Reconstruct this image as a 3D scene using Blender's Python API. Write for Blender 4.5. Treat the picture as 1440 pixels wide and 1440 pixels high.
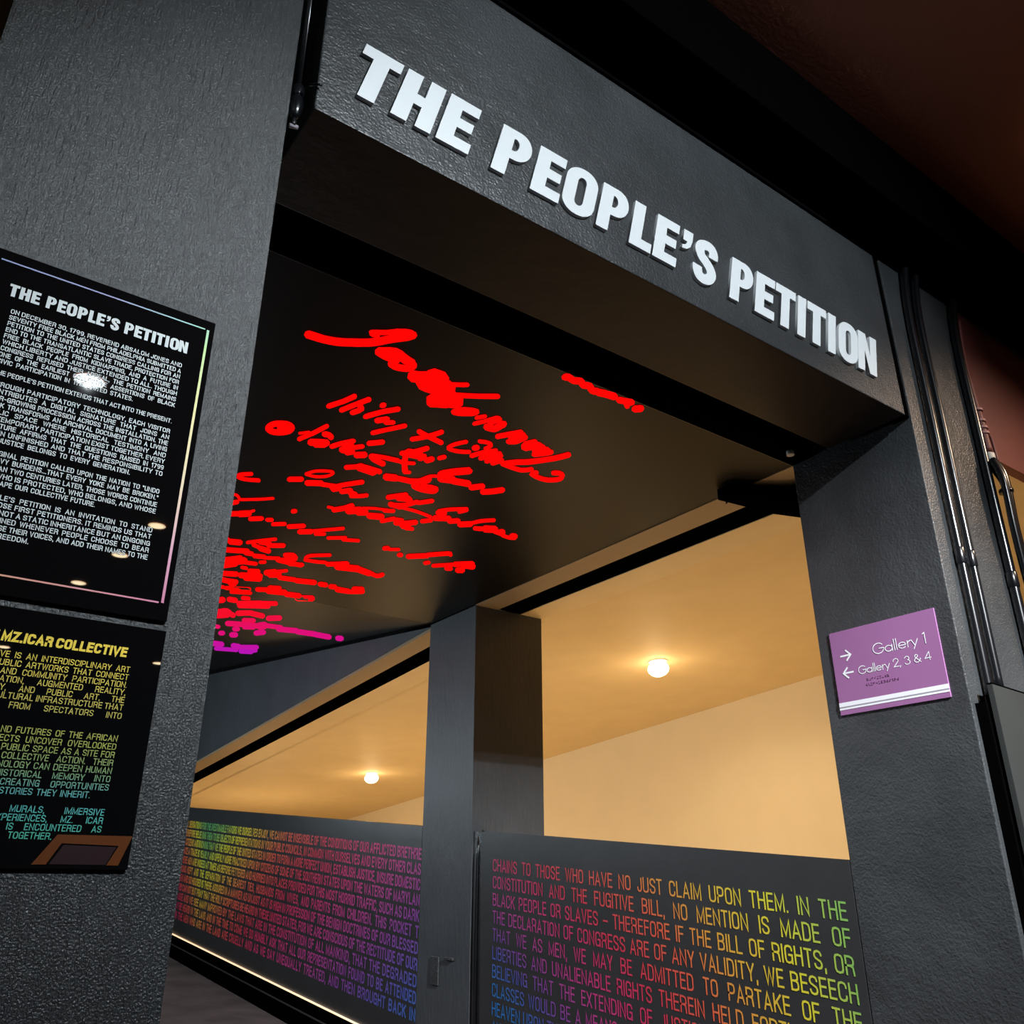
import bpy, math, random
from mathutils import Matrix, Vector
random.seed(4)
for o in list(bpy.data.objects):
    bpy.data.objects.remove(o, do_unlink=True)
SC = bpy.context.scene
COL = SC.collection

# ---------------------------------------------------------------- camera, world, exposure, lights
# The place is measured in units of the distance from the camera to the front wall; 1 unit = 1.6 m.
U, EYE = 1.6, 1.344


def W(x, y, z):
    return Vector((x * U, y * U, z * U + EYE))


cam_data = bpy.data.cameras.new('camera')
cam_data.sensor_width = 36.0
cam_data.lens = 36.0 * 1218.84 / 1440.0
cam_data.clip_start = 0.02
cam = bpy.data.objects.new('camera', cam_data)
COL.objects.link(cam)
yaw, pitch, roll = 0.625887, 0.410328, 0.000518
fw = Vector((math.sin(yaw) * math.cos(pitch), math.cos(yaw) * math.cos(pitch), math.sin(pitch)))
rt = Vector((math.cos(yaw), -math.sin(yaw), 0))
up = rt.cross(fw)
rt, up = math.cos(roll) * rt + math.sin(roll) * up, -math.sin(roll) * rt + math.cos(roll) * up
cam.matrix_world = Matrix(((rt.x, up.x, -fw.x, 0), (rt.y, up.y, -fw.y, 0), (rt.z, up.z, -fw.z, EYE), (0, 0, 0, 1)))
SC.camera = cam

world = bpy.data.worlds.new('dark_hall')
SC.world = world
world.use_nodes = True
world.node_tree.nodes['Background'].inputs[0].default_value = (0.55, 0.6, 0.7, 1)
world.node_tree.nodes['Background'].inputs[1].default_value = 0.004

SC.view_settings.view_transform = 'Standard'
SC.view_settings.look = 'None'
SC.view_settings.exposure = 0.0
SC.view_settings.gamma = 1.0
SC.view_settings.use_curve_mapping = False


def spot(name, pos, aim, energy, color, angle, blend=0.6, radius=0.05):
    d = bpy.data.lights.new(name, 'SPOT')
    d.energy, d.color, d.spot_size, d.spot_blend, d.shadow_soft_size = energy, color, math.radians(angle), blend, radius
    o = bpy.data.objects.new(name, d)
    COL.objects.link(o)
    o.location = W(*pos)
    o.rotation_euler = (W(*aim) - W(*pos)).to_track_quat('-Z', 'Y').to_euler()
    return o


def point(name, pos, energy, color, radius=0.08):
    d = bpy.data.lights.new(name, 'POINT')
    d.energy, d.color, d.shadow_soft_size = energy, color, radius
    o = bpy.data.objects.new(name, d)
    COL.objects.link(o)
    o.location = W(*pos)
    return o


COOL, WARM = (0.86, 0.95, 1.0), (1.0, 0.68, 0.34)
CEIL_Z = 1.9                                             # hall ceiling
SPOT_A, SPOT_B, SPOT_C, SPOT_D = (0.377, -1.474, CEIL_Z), (1.0, -1.35, CEIL_Z), (1.14, -1.5, CEIL_Z), (3.1, -.35, CEIL_Z)
HALL_LAMPS = [(1.033, -2.897), (0.98, -3.519), (0.886, -4.244), (0.731, -6.451), (1.968, -6.279)]
REAR_LAMPS = [(3.353, 3.289), (3.418, 6.706)]


def rear_z(y):                                           # sloping ceiling over the ramp flight behind the parapet
    return 1.12 - 0.0737 * (y - 3.45)


spot('spotlight_beam', (SPOT_A[0], SPOT_A[1], SPOT_A[2] - .013), (0.38, 1.0, 0.20), 520, COOL, 46, 1.0, 0.012)
spot('spotlight_beam', (SPOT_B[0], SPOT_B[1], SPOT_B[2] - .013), (1.2, 1.0, 1.02), 700, COOL, 64, .8, 0.015)
spot('spotlight_beam', (SPOT_C[0], SPOT_C[1], SPOT_C[2] - .013), (1.93, 1.42, -0.05), 3500, (.94, .98, 1), 36, 1.0, 0.015)
spot('downlight_beam', (SPOT_D[0], SPOT_D[1], SPOT_D[2] - .013), (2.45, 1.0, 0.35), 480, (1, .70, .48), 66, 1.0, 0.03)
for x, y in HALL_LAMPS[:3]:
    spot('downlight_beam', (x, y, CEIL_Z - .05), (x, y, 0), 24, (1, .78, .5), 120, 0.6, 0.03)
for x, y in REAR_LAMPS:
    point('downlight_glow', (x, y, rear_z(y) - .22), 5, WARM, 0.05)
    spot('downlight_beam', (x, y, rear_z(y) - .086), (x + .4, y, -.9), 45, (1, .76, .46), 150, 0.5, 0.06)
for y in (1.9, 3.6, 5.6, 8.0):
    point('added_room_fill', (3.0, y, -0.62 + (0.06 * y)), 43, WARM, 0.25)  # unseen lights added below the parapet top to brighten the amber room
for y, e in ((4.0, 75), (6.2, 105)):
    point('added_corridor_fill', (0.42, y, 0.80), e, (.78, .92, 1), 0.10)  # unseen lights added behind the left pillar to brighten the ramp corridor

# ---------------------------------------------------------------- helpers
MATS = {}


def nn(t, kind, **kw):
    n = t.nodes.new(kind)
    for k, v in kw.items():
        setattr(n, k, v)
    return n


def mat(name, color, rough=0.5, spec=0.5, metal=0.0, emit=None, strength=0.0, bump=0.0, scale=(30, 30, 30), mottle=0.0,
        fine=0.0, coat=0.0, coat_rough=0.04):
    """Painted surface: object-space noise for bump and slight mottling."""
    m = bpy.data.materials.new(name)
    m.use_nodes = True
    t = m.node_tree
    b = t.nodes['Principled BSDF']
    b.inputs['Base Color'].default_value = (*color, 1)
    b.inputs['Roughness'].default_value = rough
    b.inputs['Specular IOR Level'].default_value = spec
    b.inputs['Metallic'].default_value = metal
    if coat:
        b.inputs['Coat Weight'].default_value = coat
        b.inputs['Coat Roughness'].default_value = coat_rough
    if emit:
        b.inputs['Emission Color'].default_value = (*emit, 1)
        b.inputs['Emission Strength'].default_value = strength
    if bump or mottle:
        g = nn(t, 'ShaderNodeNewGeometry')
        mp = nn(t, 'ShaderNodeMapping')
        mp.inputs['Scale'].default_value = scale
        t.links.new(g.outputs['Position'], mp.inputs['Vector'])
        n1 = nn(t, 'ShaderNodeTexNoise')
        n1.inputs['Scale'].default_value = 1.0
        n1.inputs['Detail'].default_value = 5.0
        n1.inputs['Roughness'].default_value = 0.62
        t.links.new(mp.outputs[0], n1.inputs['Vector'])
    if bump:
        h = n1.outputs['Fac']
        if fine:
            n2 = nn(t, 'ShaderNodeTexNoise')
            n2.inputs['Scale'].default_value = fine
            n2.inputs['Detail'].default_value = 3.0
            t.links.new(g.outputs['Position'], n2.inputs['Vector'])
            ad = nn(t, 'ShaderNodeMath', operation='MULTIPLY_ADD')
            ad.inputs[1].default_value = 0.45
            t.links.new(n2.outputs['Fac'], ad.inputs[0])
            t.links.new(n1.outputs['Fac'], ad.inputs[2])
            h = ad.outputs[0]
        bp = nn(t, 'ShaderNodeBump')
        bp.inputs['Strength'].default_value = 1.0
        bp.inputs['Distance'].default_value = bump
        t.links.new(h, bp.inputs['Height'])
        t.links.new(bp.outputs[0], b.inputs['Normal'])
        t.links.new(bp.outputs[0], b.inputs['Coat Normal'])
    if mottle:
        n3 = nn(t, 'ShaderNodeTexNoise')
        n3.inputs['Scale'].default_value = 3.5
        n3.inputs['Detail'].default_value = 6.0
        t.links.new(g.outputs['Position'], n3.inputs['Vector'])
        r = nn(t, 'ShaderNodeMapRange')
        r.inputs[1].default_value, r.inputs[2].default_value = 0.3, 0.7
        r.inputs[3].default_value, r.inputs[4].default_value = 1 - mottle, 1 + mottle
        t.links.new(n3.outputs['Fac'], r.inputs[0])
        mx = nn(t, 'ShaderNodeVectorMath', operation='SCALE')
        mx.inputs[0].default_value = color
        t.links.new(r.outputs[0], mx.inputs['Scale'])
        t.links.new(mx.outputs[0], b.inputs['Base Color'])
    MATS[name] = m
    return m


def ramp_mat(name, stops, rough=0.5, emit=0.0, base=1.0):
    """Ink or lamp whose own colour changes along the piece (UV.x carries the place along the gradient)."""
    m = bpy.data.materials.new(name)
    m.use_nodes = True
    t = m.node_tree
    b = t.nodes['Principled BSDF']
    b.inputs['Roughness'].default_value = rough
    uv = nn(t, 'ShaderNodeUVMap')
    uv.uv_map = 'ink'
    sep = nn(t, 'ShaderNodeSeparateXYZ')
    t.links.new(uv.outputs[0], sep.inputs[0])
    cr = nn(t, 'ShaderNodeValToRGB')
    e = cr.color_ramp.elements
    while len(e) < len(stops):
        e.new(0.5)
    for k, (p, c) in enumerate(stops):
        e[k].position = p
        e[k].color = (*[lin(v) * base for v in c], 1)
    t.links.new(sep.outputs[0], cr.inputs[0])
    if emit:
        b.inputs['Base Color'].default_value = (0, 0, 0, 1)
        b.inputs['Specular IOR Level'].default_value = 0.0
        t.links.new(cr.outputs[0], b.inputs['Emission Color'])
        b.inputs['Emission Strength'].default_value = emit
    else:
        t.links.new(cr.outputs[0], b.inputs['Base Color'])
    MATS[name] = m
    return m


def lin(v):
    v = v / 255.0
    return v / 12.92 if v <= 0.04045 else ((v + 0.055) / 1.055) ** 2.4


class MB:
    """Collects polygons in design units and builds them as one mesh object."""

    def __init__(self):
        self.v, self.f, self.t, self.nrm = [], [], [], None

    def poly(self, pts, t=0.0):
        i = len(self.v)
        if self.nrm:                                      # overlapping flat strokes lie a hair apart
            h = (len(self.f) % 7) * 3e-5
            pts = [(p[0] + self.nrm[0] * h, p[1] + self.nrm[1] * h, p[2] + self.nrm[2] * h) for p in pts]
        self.v += [tuple(p) for p in pts]
        self.t += [t(p) if callable(t) else t for p in pts]
        self.f.append(tuple(range(i, i + len(pts))))

    def box(self, x0, x1, y0, y1, z0, z1):
        i = len(self.v)
        self.v += [(x, y, z) for z in (z0, z1) for y in (y0, y1) for x in (x0, x1)]
        self.t += [0.0] * 8
        for q in ((0, 2, 3, 1), (4, 5, 7, 6), (0, 1, 5, 4), (2, 6, 7, 3), (0, 4, 6, 2), (1, 3, 7, 5)):
            self.f.append(tuple(i + k for k in q))
        return self

    def prism(self, a, b):
        """Closed solid between two matching rings."""
        n, i = len(a), len(self.v)
        self.v += [tuple(p) for p in a] + [tuple(p) for p in b]
        self.t += [0.0] * (2 * n)
        self.f.append(tuple(i + k for k in reversed(range(n))))
        self.f.append(tuple(i + n + k for k in range(n)))
        for k in range(n):
            j = (k + 1) % n
            self.f.append((i + k, i + j, i + n + j, i + n + k))
        return self

    def yz(self, poly, x0, x1):
        return self.prism([(x0, y, z) for y, z in poly], [(x1, y, z) for y, z in poly])

    def xz(self, poly, y0, y1):
        return self.prism([(x, y0, z) for x, z in poly], [(x, y1, z) for x, z in poly])

    def tube(self, path, r, n=12, caps=True):
        P = [Vector(p) for p in path]
        R = r if isinstance(r, (list, tuple)) else [r] * len(P)
        i0 = len(self.v)
        ref = Vector((0.13, -1, 0.07)).normalized()
        for k, p in enumerate(P):
            d = (P[min(k + 1, len(P) - 1)] - P[max(k - 1, 0)]).normalized()
            rf = ref if abs(d.dot(ref)) < .95 else Vector((1, 0, 0))
            a = d.cross(rf).normalized()
            b = d.cross(a)
            for j in range(n):
                q = 2 * math.pi * j / n
                self.v.append(tuple(p + (a * math.cos(q) + b * math.sin(q)) * R[k]))
                self.t.append(0.0)
        for k in range(len(P) - 1):
            for j in range(n):
                j2 = (j + 1) % n
                self.f.append((i0 + k * n + j, i0 + k * n + j2, i0 + (k + 1) * n + j2, i0 + (k + 1) * n + j))
        if caps:
            self.f.append(tuple(i0 + j for j in reversed(range(n))))
            self.f.append(tuple(i0 + (len(P) - 1) * n + j for j in range(n)))
        return self

    def build(self, name, material, parent=None, smooth=False, bevel=0.0):
        me = bpy.data.meshes.new(name)
        V = [W(*p) for p in self.v]
        lo = [min(p[k] for p in V) for k in range(3)]
        hi = [max(p[k] for p in V) for k in range(3)]
        base = Vector(((lo[0] + hi[0]) / 2, (lo[1] + hi[1]) / 2, lo[2]))
        me.from_pydata([tuple(p - base) for p in V], [], self.f)
        if any(self.t):
            uv = me.uv_layers.new(name='ink')
            for lp in me.loops:
                uv.data[lp.index].uv = (self.t[lp.vertex_index], 0.5)
        me.materials.append(MATS[material] if isinstance(material, str) else material)
        me.update()
        o = bpy.data.objects.new(name, me)
        COL.objects.link(o)
        if parent is not None:
            o.parent = parent
            par = parent.location.copy()
            q = parent.parent
            while q is not None:
                par += q.location
                q = q.parent
            o.location = base - par
        else:
            o.location = base
        if smooth:
            for p in me.polygons:
                p.use_smooth = len(p.vertices) == 4
        if bevel:
            md = o.modifiers.new('edge', 'BEVEL')
            md.width, md.segments, md.limit_method = bevel, 2, 'ANGLE'
        return o


def tag(o, label, cat, group=None, kind=None):
    o['label'], o['category'] = label, cat
    if group:
        o['group'] = group
    if kind:
        o['kind'] = kind
    return o


def thing(name, pos, label, cat, group=None):
    o = bpy.data.objects.new(name, None)
    o.empty_display_size = 0.1
    COL.objects.link(o)
    o.location = W(*pos)
    return tag(o, label, cat, group)


def structure(o, label, cat='wall'):
    return tag(o, label, cat, kind='structure')


def catmull(pts, k=6):
    P = [Vector(p) for p in pts]
    out = []
    for i in range(len(P) - 1):
        p0, p1, p2, p3 = P[max(i - 1, 0)], P[i], P[i + 1], P[min(i + 2, len(P) - 1)]
        for j in range(k):
            t = j / k
            out.append(.5 * ((2 * p1) + (p2 - p0) * t + (2 * p0 - 5 * p1 + 4 * p2 - p3) * t * t + (3 * p1 - p0 - 3 * p2 + p3) * t ** 3))
    return out + [P[-1]]


# ---------------------------------------------------------------- materials
mat('charcoal_rough', (.019, .021, .0235), .40, .7, bump=.0055, scale=(120, 120, 12), mottle=.25, fine=240, coat=.5, coat_rough=.27)
mat('charcoal', (.040, .043, .046), .36, .6, bump=.007, scale=(8, 8, 8), mottle=.2, fine=110)
mat('charcoal_blue', (.060, .066, .074), .45, .5, bump=.004, scale=(40, 40, 8), mottle=.12)
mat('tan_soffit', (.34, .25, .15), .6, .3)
mat('soffit_bounce_tone', (.030, .021, .015), .6, .2, bump=.003, scale=(12, 12, 12), mottle=.1)
mat('panel_black', (.034, .034, .036), .38, .5, bump=.001, scale=(14, 14, 14), mottle=.12)
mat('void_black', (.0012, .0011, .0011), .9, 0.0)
mat('black_metal', (.008, .009, .011), .28, .6)
mat('conduit_black', (.005, .0055, .007), .24, .5)
mat('maroon_ceiling', (.42, .155, .095), .7, .3, bump=.002, scale=(50, 50, 50))
mat('maroon_paint', (.15, .040, .036), .55, .4, bump=.002, scale=(20, 20, 20), mottle=.15)
mat('cream_paint', (.96, .85, .60), .6, .3, mottle=.015)
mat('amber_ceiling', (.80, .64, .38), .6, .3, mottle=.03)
mat('pale_floor', (.62, .52, .40), .6, .3)
mat('carpet', (.115, .090, .085), .9, .1, bump=.004, scale=(160, 160, 160), mottle=.25)
mat('screen_glass', (.007, .006, .0055), .42, .10, mottle=.1)
mat('white_acrylic', (.80, .83, .85), .35, .4)
mat('poster_black', (.0035, .0035, .004), .012, .5)
mat('white_ink', (.62, .66, .66), .5, .3)
mat('sign_purple', (.30, .125, .285), .45, .4, mottle=.05)
mat('sign_dark', (.21, .085, .20), .5, .3)
mat('sign_white', (.80, .80, .84), .5, .3)
mat('sign_grey', (.30, .28, .32), .5, .3)
mat('poster_orange', (.115, .027, .001), .4, .3)
mat('poster_plum', (.020, .005, .008), .4, .3)
mat('board_grey', (.026, .028, .0275), .5, .4, mottle=.1)
mat('cap_white', (.62, .60, .56), .5, .4)
mat('ring_pink', (.42, .22, .20), .4, .5)
mat('lamp_warm', (1, 1, 1), .4, .3, emit=(1, .80, .52), strength=4.5)
mat('lamp_cool', (1, 1, 1), .4, .3, emit=(.80, .93, 1), strength=55)
mat('lamp_hall', (1, 1, 1), .4, .3, emit=(1, .78, .48), strength=26)
mat('led_warm', (1, 1, 1), .4, .3, emit=(1, .62, .30), strength=1.15)
mat('white_trim', (.75, .68, .55), .5, .3)

RAINBOW = [(0.0, (66, 150, 96)), (.09, (120, 165, 80)), (.16, (198, 190, 50)), (.25, (204, 150, 56)), (.34, (205, 88, 62)),
           (.46, (196, 48, 74)), (.56, (190, 46, 100)), (.68, (166, 58, 126)), (.78, (122, 62, 140)), (.88, (72, 82, 156)), (1.0, (40, 108, 172))]
ramp_mat('rainbow_vinyl', [(p, tuple(min(255, int(v * 1.24)) for v in c)) for p, c in RAINBOW], .45)
ramp_mat('rainbow_vinyl_bright', [(p, tuple(min(255, int(v * 1.12)) for v in c)) for p, c in RAINBOW], .45)
ramp_mat('poster_yellow', [(0, (240, 205, 30)), (.35, (196, 178, 70)), (.55, (160, 166, 70)), (.68, (120, 160, 110)), (.8, (80, 170, 176)), (1, (70, 180, 150))], .5)
ramp_mat('poster_border', [(0, (110, 120, 175)), (.2, (80, 75, 150)), (.36, (80, 165, 150)), (.42, (140, 190, 60)), (.55, (200, 180, 60)),
                           (.68, (215, 185, 130)), (.80, (215, 140, 170)), (.88, (210, 110, 150)), (1.0, (215, 150, 70))], .4)
ramp_mat('signature_glow', [(0, (255, 6, 4)), (.35, (226, 14, 40)), (.7, (205, 14, 120)), (1, (165, 20, 175))], .5, emit=1.15)

# ---------------------------------------------------------------- lettering
SG = {}


def arc(cx, cy, rx, ry, a0, a1, n=8):
    return [(cx + rx * math.cos(math.radians(a0 + (a1 - a0) * k / n)), cy + ry * math.sin(math.radians(a0 + (a1 - a0) * k / n))) for k in range(n + 1)]


def def_condensed():
    bowl = [(0, .2), (0, .8), (.13, .95), (.5, 1), (.87, .95), (1, .8), (1, .2), (.87, .05), (.5, 0), (.13, .05), (0, .2)]
    g = {
        'A': (.50, [[(0, 0), (.5, 1), (1, 0)], [(.17, .3), (.83, .3)]]),
        'B': (.46, [[(0, .53), (.6, .53), (.9, .62), (.95, .77), (.9, .92), (.6, 1), (0, 1), (0, 0), (.6, 0), (.93, .08), (1, .26), (.93, .44), (.6, .53)]]),
        'C': (.45, [[(1, .68), (1, .8), (.87, .95), (.5, 1), (.13, .95), (0, .8), (0, .2), (.13, .05), (.5, 0), (.87, .05), (1, .2), (1, .32)]]),
        'D': (.46, [[(0, 0), (0, 1), (.55, 1), (.88, .93), (1, .75), (1, .25), (.88, .07), (.55, 0), (0, 0)]]),
        'E': (.38, [[(1, 1), (0, 1), (0, 0), (1, 0)], [(0, .53), (.92, .53)]]),
        'F': (.37, [[(1, 1), (0, 1), (0, 0)], [(0, .53), (.92, .53)]]),
        'G': (.46, [[(1, .7), (1, .8), (.87, .95), (.5, 1), (.13, .95), (0, .8), (0, .2), (.13, .05), (.45, 0), (.8, .05), (1, .2)], [(.55, .47), (1, .47), (1, 0)]]),
        'H': (.46, [[(0, 0), (0, 1)], [(1, 0), (1, 1)], [(0, .53), (1, .53)]]),
        'I': (.0, [[(.5, 0), (.5, 1)]]),
        'J': (.36, [[(1, 1), (1, .2), (.85, .05), (.5, 0), (.15, .05), (0, .2), (0, .32)]]),
        'K': (.46, [[(0, 0), (0, 1)], [(1, 1), (.05, .42)], [(.35, .6), (1, 0)]]),
        'L': (.36, [[(0, 1), (0, 0), (1, 0)]]),
        'M': (.58, [[(0, 0), (0, 1), (.5, .1), (1, 1), (1, 0)]]),
        'N': (.47, [[(0, 0), (0, 1), (1, 0), (1, 1)]]),
        'O': (.46, [bowl]),
        'P': (.44, [[(0, 0), (0, 1), (.6, 1), (.92, .93), (1, .78), (1, .66), (.92, .51), (.6, .44), (0, .44)]]),
        'Q': (.46, [bowl, [(.6, .2), (1, -.04)]]),
        'R': (.46, [[(0, 0), (0, 1), (.6, 1), (.92, .93), (1, .78), (1, .68), (.92, .55), (.6, .49), (0, .49)], [(.6, .49), (.9, .4), (.95, .2), (1, 0)]]),
        'S': (.44, [[(1, .72), (1, .82), (.85, .95), (.5, 1), (.15, .95), (0, .82), (0, .68), (.15, .58), (.85, .42), (1, .3), (1, .18), (.85, .05), (.5, 0), (.15, .05), (0, .18), (0, .28)]]),
        'T': (.42, [[(0, 1), (1, 1)], [(.5, 1), (.5, 0)]]),
        'U': (.46, [[(0, 1), (0, .2), (.13, .05), (.5, 0), (.87, .05), (1, .2), (1, 1)]]),
        'V': (.48, [[(0, 1), (.5, 0), (1, 1)]]),
        'W': (.68, [[(0, 1), (.25, 0), (.5, .95), (.75, 0), (1, 1)]]),
        'X': (.48, [[(0, 0), (1, 1)], [(0, 1), (1, 0)]]),
        'Y': (.47, [[(0, 1), (.5, .42), (1, 1)], [(.5, .42), (.5, 0)]]),
        'Z': (.42, [[(0, 1), (1, 1), (0, 0), (1, 0)]]),
        '0': (.42, [bowl]), '1': (.18, [[(0, .82), (1, 1), (1, 0)]]),
        '3': (.42, [[(0, .76), (.1, .93), (.5, 1), (.9, .93), (1, .77), (.9, .6), (.5, .53), (.9, .46), (1, .25), (.9, .07), (.5, 0), (.1, .07), (0, .24)]]),
        '7': (.42, [[(0, 1), (1, 1), (.4, 0)]]),
        '9': (.42, [[(1, .62), (.85, .46), (.5, .42), (.15, .48), (0, .65), (0, .8), (.15, .95), (.5, 1), (.85, .95), (1, .8), (1, .25), (.87, .06), (.5, 0), (.1, .08)]]),
        ',': (.02, [[(.5, .02), (.2, -.18)]]), '.': (.02, [[(.5, 0), (.5, .02)]]), "'": (.02, [[(.5, 1), (.4, .78)]]),
        '-': (.26, [[(0, .43), (1, .43)]]), '_': (.42, [[(0, .43), (1, .43)]]),
        '"': (.16, [[(0, 1), (0, .78)], [(1, 1), (1, .78)]]),
    }
    return g


SG = def_condensed()


def ribbon(mb, pts, hw, put, t, cap=True):
    """A flat stroke of constant width with mitred joints; put() maps 2-D to the wall."""
    P = [Vector(p) for p in pts]
    closed = (P[0] - P[-1]).length < 1e-6 and len(P) > 2
    n = len(P)
    o_, a_, b_ = (Vector(put(*q)) for q in ((0, 0), (1, 0), (0, 1)))
    mb.nrm = tuple((a_ - o_).cross(b_ - o_).normalized())
    if cap and not closed:
        P[0] = P[0] - (P[1] - P[0]).normalized() * hw
        P[-1] = P[-1] + (P[-1] - P[-2]).normalized() * hw
    L, R = [], []
    for k in range(n):
        a = P[k] - P[k - 1] if k > 0 else (P[-1] - P[-2] if closed else P[1] - P[0])
        b = P[k + 1] - P[k] if k < n - 1 else (P[1] - P[0] if closed else P[-1] - P[-2])
        a, b = a.normalized(), b.normalized()
        na, nb = Vector((-a.y, a.x)), Vector((-b.y, b.x))
        m = na + nb
        if m.length < .3:
            m = na
        m.normalize()
        s = hw / max(.42, m.dot(na))
        L.append(P[k] + m * s)
        R.append(P[k] - m * s)
    for k in range(n - 1):
        mb.poly([put(*L[k]), put(*R[k]), put(*R[k + 1]), put(*L[k + 1])], t)


def text_width(s, st, gap, space):
    w = 0
    for ch in s:
        w += space if ch == ' ' else SG[ch][0] + st + gap
    return w - gap


def set_line(mb, s, x0, x1, base, cap, st, put, t=0.0, justify=True, gap=.10, space=.24, slant=0.0, wide=1.0):
    """One line of capitals between x0 and x1; st = stroke / cap height."""
    W0 = text_width(s, st, gap, space)
    want = (x1 - x0) / cap
    kx = wide
    extra = 0.0
    if justify:
        nsp = s.count(' ')
        kx = wide
        if W0 * kx > want:
            kx = want / W0
        elif nsp:
            extra = (want - W0 * kx) / nsp
            if extra > space * 1.6:
                kx = min(kx * 1.12, want / W0)
                extra = (want - W0 * kx) / nsp
    x = 0.0
    for ch in s:
        if ch == ' ':
            x += space * kx + extra
            continue
        w, strokes = SG[ch]
        for q in strokes:
            pts = [((x + (st / 2 + px * w) * kx), st / 2 + py * (1 - st)) for px, py in q]
            ribbon(mb, pts, st / 2, cap=ch not in 'CGSJ39' or len(q) < 4, t=t, put=lambda a, b: put(x0 + (a + slant * b) * cap, base + b * cap))
        x += (w + st + gap) * kx


# geometric sans for the gallery sign: glyph = (advance, strokes) in cap heights
GEO = {
    'G': (.92, [arc(.42, .5, .42, .5, 40, 358, 20) + [(.48, .48)]]),
    'a': (.68, [arc(.27, .28, .27, .28, 0, 360, 16), [(.54, 0), (.54, .58)]]),
    'l': (.17, [[(.03, 0), (.03, 1.03)]]),
    'e': (.64, [[(.02, .29), (.54, .29)] + arc(.27, .28, .27, .28, 3, 318, 14)]),
    'r': (.32, [[(.03, 0), (.03, .58)], [(.03, .36), (.1, .5), (.25, .57)]]),
    'y': (.56, [[(0, .57), (.23, .02)], [(.46, .57), (.12, -.27)]]),
    '1': (.32, [[(0, .9), (.13, 1), (.13, 0)]]),
    '2': (.66, [[(.02, .7)] + arc(.28, .73, .26, .27, 170, -25, 10) + [(.03, 0), (.58, 0)]]),
    '3': (.64, [[(.03, .82)] + arc(.27, .76, .22, .23, 150, -80, 8) + arc(.27, .27, .27, .27, 80, -160, 10)]),
    '4': (.66, [[(.46, 0), (.46, 1), (.0, .27), (.6, .27)]]),
    '&': (.80, [[(.66, 0), (.16, .66), (.15, .85), (.28, .97), (.42, .88), (.42, .72), (.12, .45), (.04, .24), (.16, .04), (.36, .0), (.56, .16), (.66, .42)]]),
    ',': (.22, [[(.06, .03), (.0, -.14)]]),
}


def set_geo(mb, s, x0, x1, base, cap, st, put):
    adv = sum(.30 if c == ' ' else GEO[c][0] for c in s)
    k = (x1 - x0) / (adv * cap)
    x = 0
    for c in s:
        if c == ' ':
            x += .30
            continue
        for q in GEO[c][1]:
            ribbon(mb, [((x + a) * k, b) for a, b in q], st / 2, lambda a, b: put(x0 + a * cap, base + b * cap), 0.0, cap=True)
        x += GEO[c][0]


# ---------------------------------------------------------------- the setting
FLOOR_Z = -0.84


def ramp_top(y):                                          # top edge of the parapet, rising with the ramp
    return 0.249 + 0.0885 * (y - 3.44)


def led_z(y):
    return ramp_top(y) - 0.824


def ramp_floor(y):
    return max(FLOOR_Z, led_z(y) - 0.092)


def over_z(y):                                            # ceiling over the corridor: level, then rising
    return 1.15 if y < 3.45 else 1.15 + 0.12 * (y - 3.45)


def lintel(o):                                            # its underside has warm bounce and shade put into a browner colour
    o.data.materials.append(MATS['soffit_bounce_tone'])
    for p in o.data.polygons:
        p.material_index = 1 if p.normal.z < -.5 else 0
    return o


structure(MB().box(-2.4, 6.0, -8.0, 1.4, FLOOR_Z - .1, FLOOR_Z).build('floor', 'carpet'), 'dark carpeted floor of the hall in front of the opening', 'floor')
y_r = 3.44 + (FLOOR_Z + .092 + .824 - .249) / .0885
structure(MB().yz([(y_r, FLOOR_Z), (9.2, ramp_floor(9.2)), (9.2, FLOOR_Z - .1), (1.4, FLOOR_Z - .1), (1.4, FLOOR_Z)], .29, 2.02).build('floor_ramp', 'carpet'),
          'dusky purple ramp floor rising along the lettered parapet', 'floor')
structure(MB().box(-2.4, 6.0, -8.0, .85, CEIL_Z, CEIL_Z + .08).build('ceiling', 'maroon_ceiling'), 'dark maroon ceiling of the hall above the big sign', 'ceiling')
structure(MB().box(-2.4, 6.0, .85, .995, 1.672, CEIL_Z).build('trim_1', 'void_black'), 'black ceiling beam running above the lintel', 'beam')
structure(MB().box(-.075, .295, 1.0, 1.376, FLOOR_Z, CEIL_Z).build('wall_left', 'charcoal_rough'), 'rough charcoal wall to the left carrying two black posters', 'wall')
structure(MB().box(-2.5, -.075, 1.30, 1.376, FLOOR_Z, CEIL_Z).build('wall_cream', 'cream_paint'), 'cream wall set back to the left of the poster pillar', 'wall')
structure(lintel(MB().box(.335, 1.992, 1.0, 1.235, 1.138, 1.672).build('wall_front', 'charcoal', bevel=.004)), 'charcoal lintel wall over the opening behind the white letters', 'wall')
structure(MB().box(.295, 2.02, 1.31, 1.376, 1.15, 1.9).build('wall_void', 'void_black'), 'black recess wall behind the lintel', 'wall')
structure(MB().box(2.02, 2.405, 1.0, 1.376, FLOOR_Z, CEIL_Z).build('wall_right', 'charcoal', bevel=.004), 'charcoal pillar wall to the right carrying the purple sign', 'wall')
structure(MB().box(1.996, 2.018, 1.004, 1.05, 1.14, 1.9).build('trim_2', 'void_black'), 'black metal strip between the lintel and the right pillar', 'trim')
structure(MB().box(2.405, 5.2, 1.0, 1.03, 1.147, CEIL_Z).build('wall_header', 'maroon_paint'), 'maroon wall above the second opening at far right', 'wall')
structure(MB().box(.27, .29, 1.376, 9.2, FLOOR_Z - .1, 2.0).build('wall_corridor', 'charcoal'), 'dark left wall of the ramp corridor', 'wall')
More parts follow.
